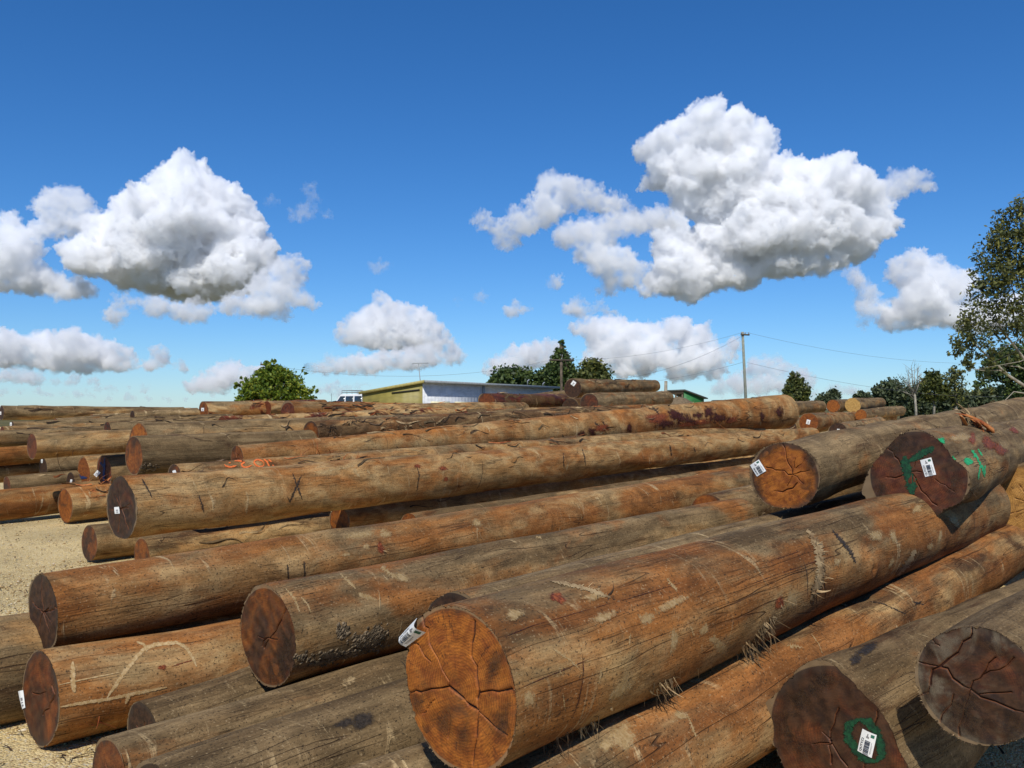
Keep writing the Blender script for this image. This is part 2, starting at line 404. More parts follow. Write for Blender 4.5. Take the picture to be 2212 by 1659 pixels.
def wood_end():
    t = NT('sawn_log_end')
    oi = t.n('ObjectInfo')
    col = t.n('SeparateColor', {0: oi.outputs['Color']})
    hue, rim, burnt, mud = col.outputs[0], col.outputs[1], col.outputs[2], oi.outputs['Alpha']
    rnd = oi.outputs['Random']
    uv = t.n('TexCoord').outputs['UV']
    off = t.n('CombineXYZ', {0: t.math('MULTIPLY', rnd, 97.0), 1: t.math('MULTIPLY', rnd, 53.0), 2: 0.0}).outputs[0]
    p = t.n('VectorMath', {0: uv, 1: off}, operation='ADD').outputs[0]
    r = t.n('VectorMath', {0: uv}, operation='LENGTH').outputs['Value']
    n1 = t.noise(p, 1.6, 5, .62, .4)
    n2 = t.noise(p, 5.0, 5, .65, .3)
    n3 = t.noise(t.vec(p, (1, 1, 1), (9, 4, 0)), 1.1, 4, .6, .6)
    saw = t.noise(t.vec(t.n('Mapping', {'Vector': p, 'Rotation': (0, 0, 1.15)}).outputs[0], (46, 1.6, 1)), 1, 5, .75, .15)
    fine = t.noise(p, 60, 3, .7)
    red = t.mix(t.ramp(n2, .3, .7), (.060, .014, .007), (.165, .042, .013))
    org = t.mix(t.ramp(n2, .3, .7), (.185, .048, .008), (.40, .130, .017))
    yel = t.mix(t.ramp(n2, .3, .7), (.42, .23, .055), (.60, .37, .11))
    c = t.mix(t.ramp(hue, 0, .5), red, org)
    c = t.mix(t.ramp(hue, .5, 1), c, yel)
    # growth rings, faint
    rr = t.math('MULTIPLY', t.math('ADD', r, t.math('MULTIPLY', n1, .25)), 26.0)
    ring = t.ramp(t.math('SINE', t.math('MULTIPLY', rr, 6.283)), -1, 1, .80, 1.10)
    k = t.math('MULTIPLY', ring, t.math('MULTIPLY', t.ramp(saw, .25, .75, .70, 1.28), t.ramp(fine, .25, .75, .78, 1.2)))
    c = t.mix(1.0, c, t.n('CombineColor', {0: k, 1: k, 2: k}).outputs[0], 'MULTIPLY')
    sx = t.n('SeparateXYZ', {0: uv}).outputs
    ang = t.math('ARCTAN2', sx[1], sx[0])
    rv = t.n('CombineXYZ', {0: t.math('MULTIPLY', ang, 7.0), 1: t.math('MULTIPLY', r, 1.3), 2: t.math('MULTIPLY', rnd, 40.0)}).outputs[0]
    nl = t.noise(rv, 1.0, 3, .6)
    rl = t.math('SUBTRACT', 1.0, t.ramp(t.math('ABSOLUTE', t.math('SUBTRACT', nl, .5)), .002, .016))
    rl = t.math('MULTIPLY', rl, t.ramp(t.noise(p, 2.6, 3, .6), .45, .62))
    c = t.mix(t.math('MULTIPLY', rl, .75), c, (.035, .013, .006))
    # blackened patches and rim
    fb = t.math('ADD', t.math('MULTIPLY', t.math('SUBTRACT', burnt, .5), .7), t.math('ADD', t.math('MULTIPLY', n3, .8), t.math('MULTIPLY', n2, .25)))
    c = t.mix(t.math('MULTIPLY', t.ramp(fb, .42, .68), .93), c, t.mix(t.ramp(n2, .35, .65), (.018, .010, .006), (.058, .029, .014)))
    fr = t.math('ADD', t.math('ADD', r, t.math('MULTIPLY', t.math('SUBTRACT', n1, .5), .55)), t.math('MULTIPLY', t.math('SUBTRACT', rim, .5), .6))
    c = t.mix(t.math('MULTIPLY', t.ramp(fr, .82, 1.02), .85), c, (.045, .030, .020))
    fm = t.math('ADD', t.math('MULTIPLY', t.math('SUBTRACT', mud, .5), .8), t.noise(t.vec(p, (1, 1, 1), (19, 34, 0)), 1.3, 6, .65, .5))
    c = t.mix(t.math('MULTIPLY', t.ramp(fm, .54, .70), .88), c, t.mix(t.ramp(fine, .3, .7), (.085, .066, .042), (.175, .138, .090)))
    # sapwood edge line
    c = t.mix(t.math('MULTIPLY', t.ramp(r, .965, .985), .6), c, (.27, .18, .09))
    ck = t.n('Attribute', attribute_name='crack').outputs['Fac']
    c = t.mix(t.ramp(ck, .25, .8), c, (.035, .010, .005))
    rb = t.math('MULTIPLY', t.ramp(ck, .05, .3), t.ramp(ck, .7, .3))
    c = t.mix(t.math('MULTIPLY', rb, .25), c, (.40, .12, .03))
    h = t.math('ADD', t.math('MULTIPLY', saw, .55), t.math('ADD', t.math('MULTIPLY', fine, .4), t.math('MULTIPLY', n2, 1.0)))
    return t.bsdf(c, .62, .3, h, .35, .004)

M_SIDE, M_END = wood_side(), wood_end()

def fibre_mat(name, a, b):
    t = NT(name)
    k = t.noise(t.n('TexCoord').outputs['Object'], 9, 4, .7)
    i = t.n('NewGeometry').outputs['Random Per Island']
    c = t.mix(t.ramp(k, .35, .65), a, b)
    return t.bsdf(t.mix(t.ramp(i, .25, .75, .75, 0), c, tuple(x * .28 for x in a)), .85, .15)
M_FIB = fibre_mat('dry_bark_fibre', (.17, .10, .045), (.45, .32, .165))
M_FIBR = fibre_mat('fresh_red_fibre', (.24, .055, .018), (.48, .19, .06))
M_DARKBARK = fibre_mat('dark_bark_fibre', (.05, .030, .018), (.16, .10, .055))
M_MUD = fibre_mat('dried_mud', (.13, .095, .055), (.24, .175, .105))
def paint(name, a, b, lo=.10, hi=.50, amp=.9, top=1.0, scale=26):
    """coat that thins out towards its edge (the fade attribute is 1 inside, 0 at the rim)"""
    t = NT(name)
    co = t.n('TexCoord').outputs['Object']
    k = t.noise(co, 55, 4, .7)
    t.bsdf(t.mix(t.ramp(k, .40, .62), a, b), .65, .25)
    sh = t.out.inputs[0].links[0].from_socket
    f = t.math('ADD', t.n('Attribute', attribute_name='fade').outputs['Fac'], t.math('MULTIPLY', t.math('SUBTRACT', t.noise(co, scale, 5, .75), .5), amp))
    m = t.n('MixShader', {0: t.ramp(f, lo, hi, 0, top), 1: t.n('BsdfTransparent').outputs[0], 2: sh})
    t.t.links.new(m.outputs[0], t.out.inputs[0])
    return t.m
P_GREEN = paint('green_spray_paint', (.015, .22, .075), (.03, .40, .14))
P_DGREEN = paint('dark_green_spray_paint', (.008, .035, .018), (.012, .075, .030))
P_ORANGE = paint('orange_spray_paint', (.62, .12, .025), (.80, .20, .05))
P_BLUE = paint('blue_spray_paint', (.012, .025, .085), (.025, .05, .15))
P_BLACK = paint('black_bruise', (.020, .016, .013), (.05, .038, .028), .1, .7, 1.3, .78)
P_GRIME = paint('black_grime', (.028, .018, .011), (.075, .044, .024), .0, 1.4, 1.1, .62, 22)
P_PALE = paint('pale_scraped_wood', (.38, .25, .105), (.50, .355, .175), .22, .85, 1.8, .66, 60)
P_SCR = paint('fresh_scratch', (.40, .25, .10), (.54, .38, .19), .12, .6, 1.2, .92, 60)
P_RED = paint('red_wood_wound', (.10, .022, .010), (.30, .08, .025), .25, .75, 1.6, .92, 60)
P_RESIN = paint('dark_resin', (.020, .006, .005), (.085, .020, .010), .25, .95, 2.0, .95, 9)
M_PAPER = plain('white_paper_tag', (.78, .78, .74), .6, .3, var=.06)
M_INK = plain('black_print', (.035, .035, .04), .6, .3)
M_INKG = plain('grey_print', (.22, .21, .21), .6, .3)
M_LOGO = plain('green_print', (.03, .13, .085), .6, .3)

# ---------------------------------------------------------------- logs
LOGS = {}
GROUP = 'logs stacked in the timber yard'

class Log: pass

def depth2(x1, D1, x2, theta):
    T = math.tan(rad(theta)); X1 = (x1 - CX) / FPX * D1
    return (T * D1 - X1) / (T - (x2 - CX) / FPX)

def make_log(key, label, near, far, theta=42, D2=None, mid=(), side=(.5, .5, .4, .15), end=(.35, .45, .45, .25), seed=None,
             contour=None, cdecay=.9, flare=0.0, bend=.014, lumps=1.7, knots=2, oval=.03, cracks=5, hero=0, end_far=None, cutoff=0, pith=(0, 0), cracks_px=None):
    rng = np.random.default_rng(seed if seed is not None else sum(ord(c) * (i + 3) for i, c in enumerate(key)))
    x1, y1, d1, D1 = near
    pts = [(at(x1, y1, D1), d1 * D1 / FPX / 2)]
    for (x, y, d, D) in mid: pts.append((at(x, y, D), d * D / FPX / 2))
    x2, y2, d2 = far
    if D2 is None: D2 = depth2(x1, D1, x2, theta)
    pts.append((at(x2, y2, D2), d2 * D2 / FPX / 2))
    P = np.array([p[0][:] for p in pts]); Rr = np.array([p[1] for p in pts])
    seg = np.r_[0, np.cumsum(np.linalg.norm(np.diff(P, axis=0), axis=1))]
    Ln = seg[-1]
    ds = max(.018, D1 * .0055) if hero else max(.03, D1 * .009)
    ns = int(min(420, max(12, Ln / ds)))
    nm = 128 if hero else (80 if D1 < 9 else (56 if D1 < 16 else 36))
    s = np.linspace(0, Ln, ns)
    tn = Vector(P[-1] - P[0]).normalized()
    sd_ = tn.cross(Vector((0, 0, 1))).normalized(); up = sd_.cross(tn)
    T_, S_, U_ = np.array(tn), np.array(sd_), np.array(up)
    spine = np.stack([np.interp(s, seg, P[:, k]) for k in range(3)], 1)
    R = np.interp(s, seg, Rr)
    if mid:
        kk = max(3, ns // 5) | 1; pad = kk // 2
        ker = np.hanning(kk + 2)[1:-1]; ker /= ker.sum()
        ext = lambda a: np.r_[2 * a[0] - a[1:pad + 1][::-1], a, 2 * a[-1] - a[-pad - 1:-1][::-1]]
        spine = np.stack([np.convolve(ext(spine[:, k]), ker, 'valid') for k in range(3)], 1)
        R = np.convolve(ext(R), ker, 'valid')
    R0 = R[0]
    a1, a2 = rng.uniform(0, 6.28, 2)
    spine += np.outer(bend * np.sin(s / Ln * math.pi) * math.cos(a1), S_) + np.outer(bend * .6 * np.sin(s / Ln * 2 * math.pi + a2) * (s / Ln), U_)
    if flare: R = R * (1 + flare * np.exp(-s / .35))
    f0 = rad(-115)
    phi = f0 + np.arange(nm + 1) / nm * 2 * math.pi
    SS, PH = np.meshgrid(s, phi, indexing='ij')
    def shape(SS, PH):
        k = 1 + oval * np.cos(2 * (PH - a1)) * np.exp(-SS / 4)
        r2 = np.random.default_rng(int(a1 * 1e5))
        for i in range(9):
            fs = r2.uniform(.3, 7); fp = r2.integers(1, 6); ph = r2.uniform(0, 6.28); am = .010 * lumps / (1 + .18 * fs)
            k = k + am * np.sin(fs * SS + fp * PH + ph)
        for i in range(knots):
            s0, p0 = r2.uniform(.5, max(1, Ln - .4)), r2.uniform(-.9, 1.7)
            hh, ww = r2.uniform(.04, .11), r2.uniform(.06, .14)
            dp = np.angle(np.exp(1j * (PH - p0))) * R0
            q = ((SS - s0) / ww) ** 2 + (dp / (ww * .8)) ** 2
            k = k + hh * np.exp(-q) - hh * .75 * np.exp(-q * 9)
        if D1 < 9:
            n_ = 0
            for i in range(12):
                n_ = n_ + np.sin(r2.uniform(5, 60) * PH + r2.uniform(0, 6.28)) / 3.4
            k = k - np.exp(-(SS / .012) ** 2) * np.clip(n_ - .35, 0, 1.2) * .030
        if contour is not None:
            k = k * (1 + (contour(PH) - 1) * np.exp(-(SS / cdecay) ** 1.3))
        return k
    K = shape(SS, PH)
    rad_ = R[:, None] * K
    if hero or D1 < 9:      # uneven saw kerf edge
        pass
    V = spine[:, None, :] + rad_[..., None] * (np.cos(PH)[..., None] * S_ + np.sin(PH)[..., None] * U_)
    org = P[0]
    verts = (V[:, :nm] - org).reshape(-1, 3)
    i = np.arange(ns - 1)[:, None] * nm; j = np.arange(nm)[None, :]; jn = (j + 1) % nm
    quads = np.stack([i + j, i + nm + j, i + nm + jn, i + jn], -1).reshape(-1, 4)
    u = s; v = (np.arange(nm + 1) / nm * 2 * math.pi) * R0
    ii = np.repeat(np.arange(ns - 1), nm); jj = np.tile(np.arange(nm), ns - 1)
    uv = np.stack([np.stack([u[ii], v[jj]], 1), np.stack([u[ii + 1], v[jj]], 1), np.stack([u[ii + 1], v[jj + 1]], 1), np.stack([u[ii], v[jj + 1]], 1)], 1)
    me = mesh_np('log', verts, quads, uv=uv, attrs={'weather': np.tile(np.clip(np.sin(phi[:nm] + rng.uniform(-.35, .35)), 0, 1) ** 1.5, ns)})
    o = link('log', me, M_SIDE, label=label, cat='log', group=GROUP)
    o.location = org; o.color = side
    L = Log()
    L.o, L.org, L.t, L.side, L.up, L.R, L.D, L.len = o, Vector(org), tn, sd_, up, R0, D1, Ln
    L.R1 = R[-1]
    L.bvh = BVHTree.FromPolygons([tuple(x) for x in (verts + org)], [tuple(x) for x in quads]) if D1 < 14 else None
    # cut ends
    def cut(which):
        near_ = which == 0
        m_ = (360 if hero > 1 else 160) if (hero and near_) else (nm if D1 < 16 else 36)
        nr = (90 if hero > 1 else 44) if (hero and near_) else (14 if D1 < 16 else 5)
        ph = f0 + np.arange(m_) / m_ * 2 * math.pi
        s0 = 0 if near_ else Ln
        kk = shape(np.full(m_, float(s0)), ph) * (R[0] if near_ else R[-1]) * .9985
        rr = np.linspace(1, 0, nr + 1)[:-1]
        A = (rr[:, None] * kk[None, :]) * np.cos(ph); B = (rr[:, None] * kk[None, :]) * np.sin(ph)
        A = np.append(A.ravel(), 0); B = np.append(B.ravel(), 0)
        rf = R[0] if near_ else R[-1]
        crack = np.zeros(len(A))
        if hero and near_:
            pa, pb = pith[0] * rf, pith[1] * rf
            segs = []
            cr = np.random.default_rng(int(a2 * 1e5))
            lines = []
            if cracks_px is None:
                base = cr.uniform(0, 6.28)
                for c in range(cracks):
                    an = base + c * 6.28 / cracks + cr.uniform(-.35, .35)
                    lines.append((an, cr.uniform(.45, 1.02), cr.uniform(.0022, .0048)))
                for c in range(cracks):
                    lines.append((cr.uniform(0, 6.28), cr.uniform(.25, .7), .0014))
            else:
                for (wd, pl) in cracks_px:
                    ab = []
                    for (px_, py_) in pl:
                        rr_ = ray(px_, py_); o_ = Vector((0, 0, EYE)); sp_ = Vector(spine[0])
                        h_ = o_ + rr_ * ((sp_ - o_).dot(tn) / rr_.dot(tn)) - sp_
                        ab.append((h_.dot(sd_), h_.dot(up)))
                    for (xa, ya), (xb, yb) in zip(ab, ab[1:]):
                        n_ = max(2, int(math.hypot(xb - xa, yb - ya) / .03)); lx, ly = xa, ya
                        for q in range(1, n_ + 1):
                            jx = cr.normal(0, .0055) if q < n_ else 0
                            jy = cr.normal(0, .0055) if q < n_ else 0
                            nx_, ny_ = xa + (xb - xa) * q / n_ + jx, ya + (yb - ya) * q / n_ + jy
                            segs.append((lx, ly, nx_, ny_, wd * .00085 * cr.uniform(.35, 1.35))); lx, ly = nx_, ny_
            for (an, ln, wd) in lines:
                x, y = pa, pb
                n_ = 8
                st = ln * rf / n_
                for q in range(n_):
                    a_ = an + cr.uniform(-.28, .28)
                    x2_, y2_ = x + math.cos(a_) * st, y + math.sin(a_) * st
                    segs.append((x, y, x2_, y2_, wd * (1 - .6 * q / n_)))
                    x, y = x2_, y2_
            for (xa, ya, xb, yb, wd) in segs:
                dx, dy = xb - xa, yb - ya
                tt = np.clip(((A - xa) * dx + (B - ya) * dy) / (dx * dx + dy * dy), 0, 1)
                dd = np.hypot(A - xa - tt * dx, B - ya - tt * dy)
                crack = np.maximum(crack, np.exp(-(dd / (wd * .62 + .0006)) ** 2 * .8))
        nz = 0.0
        if hero and near_:
            for q in range(8):
                fx, fy, pz = rng.normal(0, 40), rng.normal(0, 40), rng.uniform(0, 6.28)
                nz = nz + .0007 * np.sin(fx * A + fy * B + pz)
        dep = (.012 * crack + nz) * (1 if near_ else 0)
        sp = spine[0] if near_ else spine[-1]
        W = sp + A[:, None] * S_ + B[:, None] * U_ + (dep[:, None] if hero and near_ else 0) * T_ - org
        i = np.arange(nr - 1)[:, None] * m_; j = np.arange(m_)[None, :]; jn = (j + 1) % m_
        qd = np.stack([i + j, i + jn, i + m_ + jn, i + m_ + j], -1).reshape(-1, 4)
        tri = np.stack([(nr - 1) * m_ + np.arange(m_), (nr - 1) * m_ + (np.arange(m_) + 1) % m_, np.full(m_, nr * m_)], 1)
        if not near_: qd = qd[:, ::-1]; tri = tri[:, ::-1]
        uvv = np.stack([A / rf, B / rf], 1)
        m = mesh_np('cut_end', W, [qd, tri], uv=uvv[np.r_[qd.ravel(), tri.ravel()]], attrs={'crack': crack})
        e = link('cut_end', m, M_END, o)
        e.color = end if near_ else (end_far or end)
        return e
    L.end = cut(0)
    if not cutoff: L.far = cut(1)
    # rough chips along the saw kerf
    LOGS[key] = L
    return L

def hit(L, x, y):
    r = ray(x, y).normalized()
    h = L.bvh.ray_cast(Vector((0, 0, EYE)), r)
    if h[0] is None: return None, None
    n = h[1] if h[1].dot(r) < 0 else -h[1]
    return h[0], n

def on_end(L, x, y, off=.003):
    r = ray(x, y); o_ = Vector((0, 0, EYE))
    q = (L.org - o_).dot(L.t) / r.dot(L.t)
    return o_ + r * q - L.t * off

def strokes(L, paths, mat, name='paint_mark', end=False, seed=1, jag=.25, off=.0025, label=None):
    for i, p in enumerate(paths): stroke1(L, [p], mat, name, end, seed * 31 + i, jag, off + .0003 * i, label)

def stroke1(L, paths, mat, name, end, seed, jag, off, label):
    """ribbons that lie on the log; paths = [(width_px, [(x,y),...]), ...]"""
    rng = random.Random(seed)
    V, F, FD = [], [], []
    for (wd, pts) in paths:
        wd *= 1.35
        dens = []
        for (a, b) in zip(pts, pts[1:]):
            n = max(2, int(math.hypot(b[0] - a[0], b[1] - a[1]) / 2.0))
            dens += [(a[0] + (b[0] - a[0]) * k / n, a[1] + (b[1] - a[1]) * k / n) for k in range(n)]
        dens.append(pts[-1])
        prev = None
        N_ = len(dens)
        for i, (x, y) in enumerate(dens):
            a = dens[max(0, i - 2)]; b = dens[min(N_ - 1, i + 2)]
            tx, ty = b[0] - a[0], b[1] - a[1]; l = math.hypot(tx, ty) or 1
            nx, ny = -ty / l, tx / l
            tp = min(1, .35 + 1.3 * min(i, N_ - 1 - i) / max(1, N_ * .35))
            row = []
            for k in (-1, 0, 1):
                w_ = wd * .5 * k * tp * (1 + rng.uniform(-jag, jag) * 1.6)
                if end: p = on_end(L, x + nx * w_, y + ny * w_, off)
                else:
                    p, nn = hit(L, x + nx * w_, y + ny * w_)
                    if p is not None: p = p + nn * off
                row.append(p)
            if any(p is None for p in row): prev = None; continue
            idx = []
            for j_, p in enumerate(row): V.append(p - L.org); idx.append(len(V) - 1); FD.append((0.0, 1.0, 0.0)[j_])
            if prev: F.append((prev[0], prev[1], idx[1], idx[0])); F.append((prev[1], prev[2], idx[2], idx[1]))
            prev = idx
    if not F: return None
    return link(name, mesh_np(name, np.array([v[:] for v in V]), np.array(F), attrs={'fade': FD}), mat, L.o, label=label)

def blobs(L, items, mat, name='scraped_patch', end=False, seed=1, off=.0022, jag=.22, label=None):
    for i, p in enumerate(items): blob1(L, [p], mat, name, end, seed * 37 + i, off + .0003 * i, jag, label)

def blob1(L, items, mat, name, end, seed, off, jag, label):
    """uneven patches; items = [(x, y, rx, ry, rotation_deg), ...] in picture pixels"""
    rng = random.Random(seed); V, F, FD = [], [], []
    for (x, y, rx, ry, ro) in items:
        rx *= 1.45; ry *= 1.45
        n = 26; c, s = math.cos(rad(ro)), math.sin(rad(ro))
        mods = [1 + sum(jag / (k * .7 + 1) * math.sin(k * th + p) for k, p in ph_) for ph_ in [[(k, rng.uniform(0, 6.28)) for k in range(2, 6)]] for th in [2 * math.pi * i / n for i in range(n)]]
        rows = []
        ok = True
        for f in (1.0, .66, .33):
            row = []
            for i in range(n):
                th = 2 * math.pi * i / n
                a, b = rx * f * max(.25, mods[i]) * math.cos(th), ry * f * max(.25, mods[i]) * math.sin(th)
                X, Y = x + a * c - b * s, y + a * s + b * c
                if end: p = on_end(L, X, Y, off)
                else:
                    p, nn = hit(L, X, Y)
                    if p is None: ok = False; break
                    p = p + nn * off
                row.append(p)
            if not ok: break
            rows.append(row)
        if not ok: continue
        if end: pc = on_end(L, x, y, off)
        else:
            pc, nn = hit(L, x, y)
            if pc is None: continue
            pc = pc + nn * off
        base = len(V)
        for row, fd_ in zip(rows, (0.0, .42, .78)): V += [p - L.org for p in row]; FD += [fd_] * len(row)
        V.append(pc - L.org); FD.append(1.0)
        for k in range(2):
            for i in range(n):
                F.append((base + k * n + i, base + k * n + (i + 1) % n, base + (k + 1) * n + (i + 1) % n, base + (k + 1) * n + i))
        for i in range(0, n, 2):
            F.append((base + 2 * n + i, base + 2 * n + (i + 1) % n, base + 2 * n + (i + 2) % n, base + 3 * n))
    if not F: return None
    return link(name, mesh_np(name, np.array([v[:] for v in V]), np.array(F), attrs={'fade': FD}), mat, L.o, label=label)

def fibres(L, anchors, mat, n=12, length=.12, width=.004, drop=.7, seed=1, name='bark_shreds', spread=.03, lift=.35, world=None):
    """loose strips hanging from picture points on the log"""
    rng = random.Random(seed); V, F = [], []
    src = []
    for (x, y) in anchors:
        p, nn = hit(L, x, y)
        if p is not None: src.append((p, nn))
    for (p, nn) in (world or []): src.append((p, nn))
    for (p, nn) in src:
        for k in range(max(1, int(n * .6))):
            q = p + Vector((rng.gauss(0, spread), rng.gauss(0, spread), rng.gauss(0, spread * .5)))
            q = q - nn * (q - p).dot(nn)
            d = (nn * rng.uniform(.1, 1) * lift + L.t * rng.uniform(-1, 1) + Vector((0, 0, -drop)) * rng.uniform(.2, 1.2) + Vector((rng.uniform(-.4, .4), rng.uniform(-.4, .4), rng.uniform(-.2, .5)))).normalized()
            ln = length * .85 * rng.uniform(.2, 1.0) ** 1.3 * 1.3; wd = width * (.5 * rng.uniform(.35, 1.6) if rng.random() < .85 else rng.uniform(1.0, 1.8))
            sdv = d.cross(nn)
            if sdv.length < .01: sdv = L.t.copy()
            sdv.normalize(); prev = None; cur = q
            cv = Vector((rng.uniform(-1, 1), rng.uniform(-1, 1), -.5 * drop + rng.uniform(-.6, .6))) * .75
            for i in range(6):
                w_ = wd * (1 - i / 6.5)
                V += [cur - sdv * w_ - L.org, cur + sdv * w_ - L.org]
                idx = (len(V) - 2, len(V) - 1)
                if prev: F.append((prev[0], prev[1], idx[1], idx[0]))
                prev = idx
                cur = cur + d * (ln / 5); d = (d + cv * .5).normalized()
    if not F: return None
    return link(name, mesh_np(name, np.array([v[:] for v in V]), np.array(F), False), mat, L.o)

def text_geo(txt):
    cu = bpy.data.curves.new('tmp', 'FONT'); cu.body = txt; cu.size = 1; cu.resolution_u = 2; cu.offset = .018
    ob = bpy.data.objects.new('tmp', cu); C.objects.link(ob)
    dg = bpy.context.evaluated_depsgraph_get()
    me = ob.evaluated_get(dg).to_mesh()
    v = np.array([x.co[:2] for x in me.vertices]); f = [tuple(p.vertices) for p in me.polygons]
    ob.evaluated_get(dg).to_mesh_clear()
    bpy.data.objects.remove(ob); bpy.data.curves.remove(cu)
    v -= v.min(0); v /= v.max(0)
    return v, f

def tag(L, quad, txt=None, detail=1, curl=0.0, seed=0):
    """paper tag stapled to a log end; quad = picture corners: start of text line, end of text line, then across"""
    c = [on_end(L, x, y, .004) for (x, y) in quad]     # A (text start) B (text end) C D across
    rng = random.Random(seed)
    def pt(u, v, off=0.0):      # u along the text, v across from the text edge
        p = (c[0] * (1 - u) + c[1] * u) * (1 - v) + (c[3] * (1 - u) + c[2] * u) * v
        b = curl * (math.sin(math.pi * v) ** 1.2 * (.6 + .8 * u)) + .0015 * math.sin(3 * u + 2 * v)
        return p - L.t * (b + off) - L.org
    n = 10
    V = [pt(i / n, j / n) for j in range(n + 1) for i in range(n + 1)]
    V2 = [pt(i / n, j / n, -.0012) for j in range(n + 1) for i in range(n + 1)]
    F = [(j * (n + 1) + i, j * (n + 1) + i + 1, (j + 1) * (n + 1) + i + 1, (j + 1) * (n + 1) + i) for j in range(n) for i in range(n)]
    tg = link('paper_tag', mesh_np('paper_tag', np.array([v[:] for v in V]), np.array(F)), M_PAPER, L.o)
    def rects(name, rs, mat):
        v, f = [], []
        for (u0, u1, v0, v1) in rs:
            k = 6; b = len(v)
            for i in range(k + 1):
                q = v0 + (v1 - v0) * i / k
                v += [pt(u0, q, .0009), pt(u1, q, .0009)]
            f += [(b + 2 * i, b + 2 * i + 1, b + 2 * i + 3, b + 2 * i + 2) for i in range(k)]
        link(name, mesh_np(name, np.array([x[:] for x in v]), np.array(f)), mat, tg)
    bars, u = [], .06
    while u < .62:
        w_ = rng.choice((.008, .012, .022, .034)); bars.append((u, min(u + w_, .64), .36, .72)); u += w_ + rng.choice((.008, .012, .02))
    if not detail:
        rects('barcode', [(.12, .22, .35, .75), (.3, .36, .35, .75), (.44, .6, .35, .75)], M_INKG); return tg
    rects('barcode', bars, M_INK)
    rects('small_print', [(.10, .60, .80, .83), (.14, .48, .86, .88), (.02, .04, .38, .78)], M_INKG)
    rects('logo', [(.80, .93, .66, .90)], M_LOGO)
    rects('emblem', [(.78, .90, .42, .50), (.72, .80, .38, .58)], M_INKG)
    if txt:
        v, f = text_geo(txt)
        vv = np.array([pt(.07 + a * .60, .29 - b * .19, .0010)[:] for a, b in v])
        me = bpy.data.meshes.new('lettering'); me.from_pydata([tuple(x) for x in vv], [], f)
        link('lettering', me, M_INK, tg)
    return tg

def fringe(L, n=160, length=.02, width=.0018, seed=2, mat=None, arc=(-2.0, 4.3)):
    """short broken fibres along the rim of the near cut"""
    rng = random.Random(seed); V, F = [], []
    me = L.o.data
    nm = L.o.data.polygons[0].vertices[1]
    rim = [me.vertices[i].co.copy() for i in range(nm)]
    for k in range(n):
        i = rng.randrange(nm); p = rim[i].lerp(rim[(i + 1) % nm], rng.random())
        out = p.normalized()
        d = (out * rng.uniform(.1, 1) - L.t * rng.uniform(-.2, 1.0) + Vector((rng.uniform(-.5, .5), rng.uniform(-.5, .5), rng.uniform(-.5, .5)))).normalized()
        s = d.cross(L.t)
        if s.length < .01: continue
        s.normalize(); ln = length * .55 * rng.uniform(.2, 1.3); w_ = width * .8 * rng.uniform(.5, 1.6)
        q = p - out * .001
        V += [q - s * w_, q + s * w_, q + d * ln * .6 + s * w_ * .6 - L.t * .001, q + d * ln]
        b = len(V) - 4; F.append((b, b + 1, b + 2, b + 3))
    return link('bark_fringe', mesh_np('bark_fringe', np.array([v[:] for v in V]), np.array(F), False), mat or M_DARKBARK, L.o)

def strips(L, n, seed, mats, s0=.3, s1=None, length=.5, width=.012, lo=15, hi=125, name='bark_shreds'):
    """loose strips of bark left lying along the upper side of a log"""
    rng = random.Random(seed)
    for mi, mat in enumerate(mats):
        V, F = [], []
        for k in range(n):
            s = rng.uniform(s0, s1 or L.len * .95); ph = rad(rng.uniform(lo, hi))
            f = s / L.len
            R = L.R * (1 - f) + L.R1 * f
            c = L.org + L.t * s
            ln = length * rng.uniform(.25, 1.2); wd = width * rng.uniform(.3, 1.5); lift = rng.uniform(.0, .05) * (rng.random() < .5)
            dph = rng.gauss(0, .35); m = 7; prev = None; tw = rng.uniform(-1, 1)
            for i in range(m + 1):
                g = i / m
                p_ = ph + dph * g * ln / max(R, .1) * .6 + .15 * math.sin(g * 5 + k)
                rr = R * 1.012 + .004 + lift * g * g + .006 * math.sin(g * 9 + k)
                d = L.side * math.cos(p_) + L.up * math.sin(p_)
                q = c + L.t * ln * g + d * rr - L.org
                tn = (L.up * math.cos(p_) - L.side * math.sin(p_)) * wd * (1.1 - g) + d * wd * .5 * tw
                V += [q - tn, q + tn]; idx = (len(V) - 2, len(V) - 1)
                if prev: F.append((prev[0], prev[1], idx[1], idx[0]))
                prev = idx
        link(name, mesh_np(name, np.array([v[:] for v in V]), np.array(F), False), mat, L.o)
# ---------------------------------------------------------------- the stack, front to back
def outline(pts, cx, cy, r, fx):
    """near-end outline traced as (x, y) picture points -> radius factor by angle"""
    A = sorted((math.atan2(-(y - cy), (x - cx) / fx), math.hypot((x - cx) / fx, y - cy) / r) for x, y in pts)
    a = np.array([q[0] for q in A]); v = np.array([q[1] for q in A])
    a = np.r_[a[-3:] - 2 * math.pi, a, a[:3] + 2 * math.pi]; v = np.r_[v[-3:], v, v[:3]]
    g = np.linspace(-math.pi, math.pi, 361); gv = np.interp(g, a, v)
    k = np.hanning(15); k /= k.sum()
    gv = np.convolve(np.r_[gv[-8:-1], gv, gv[1:8]], k, 'valid')
    return lambda ph: np.interp(np.angle(np.exp(1j * ph)), g, gv)

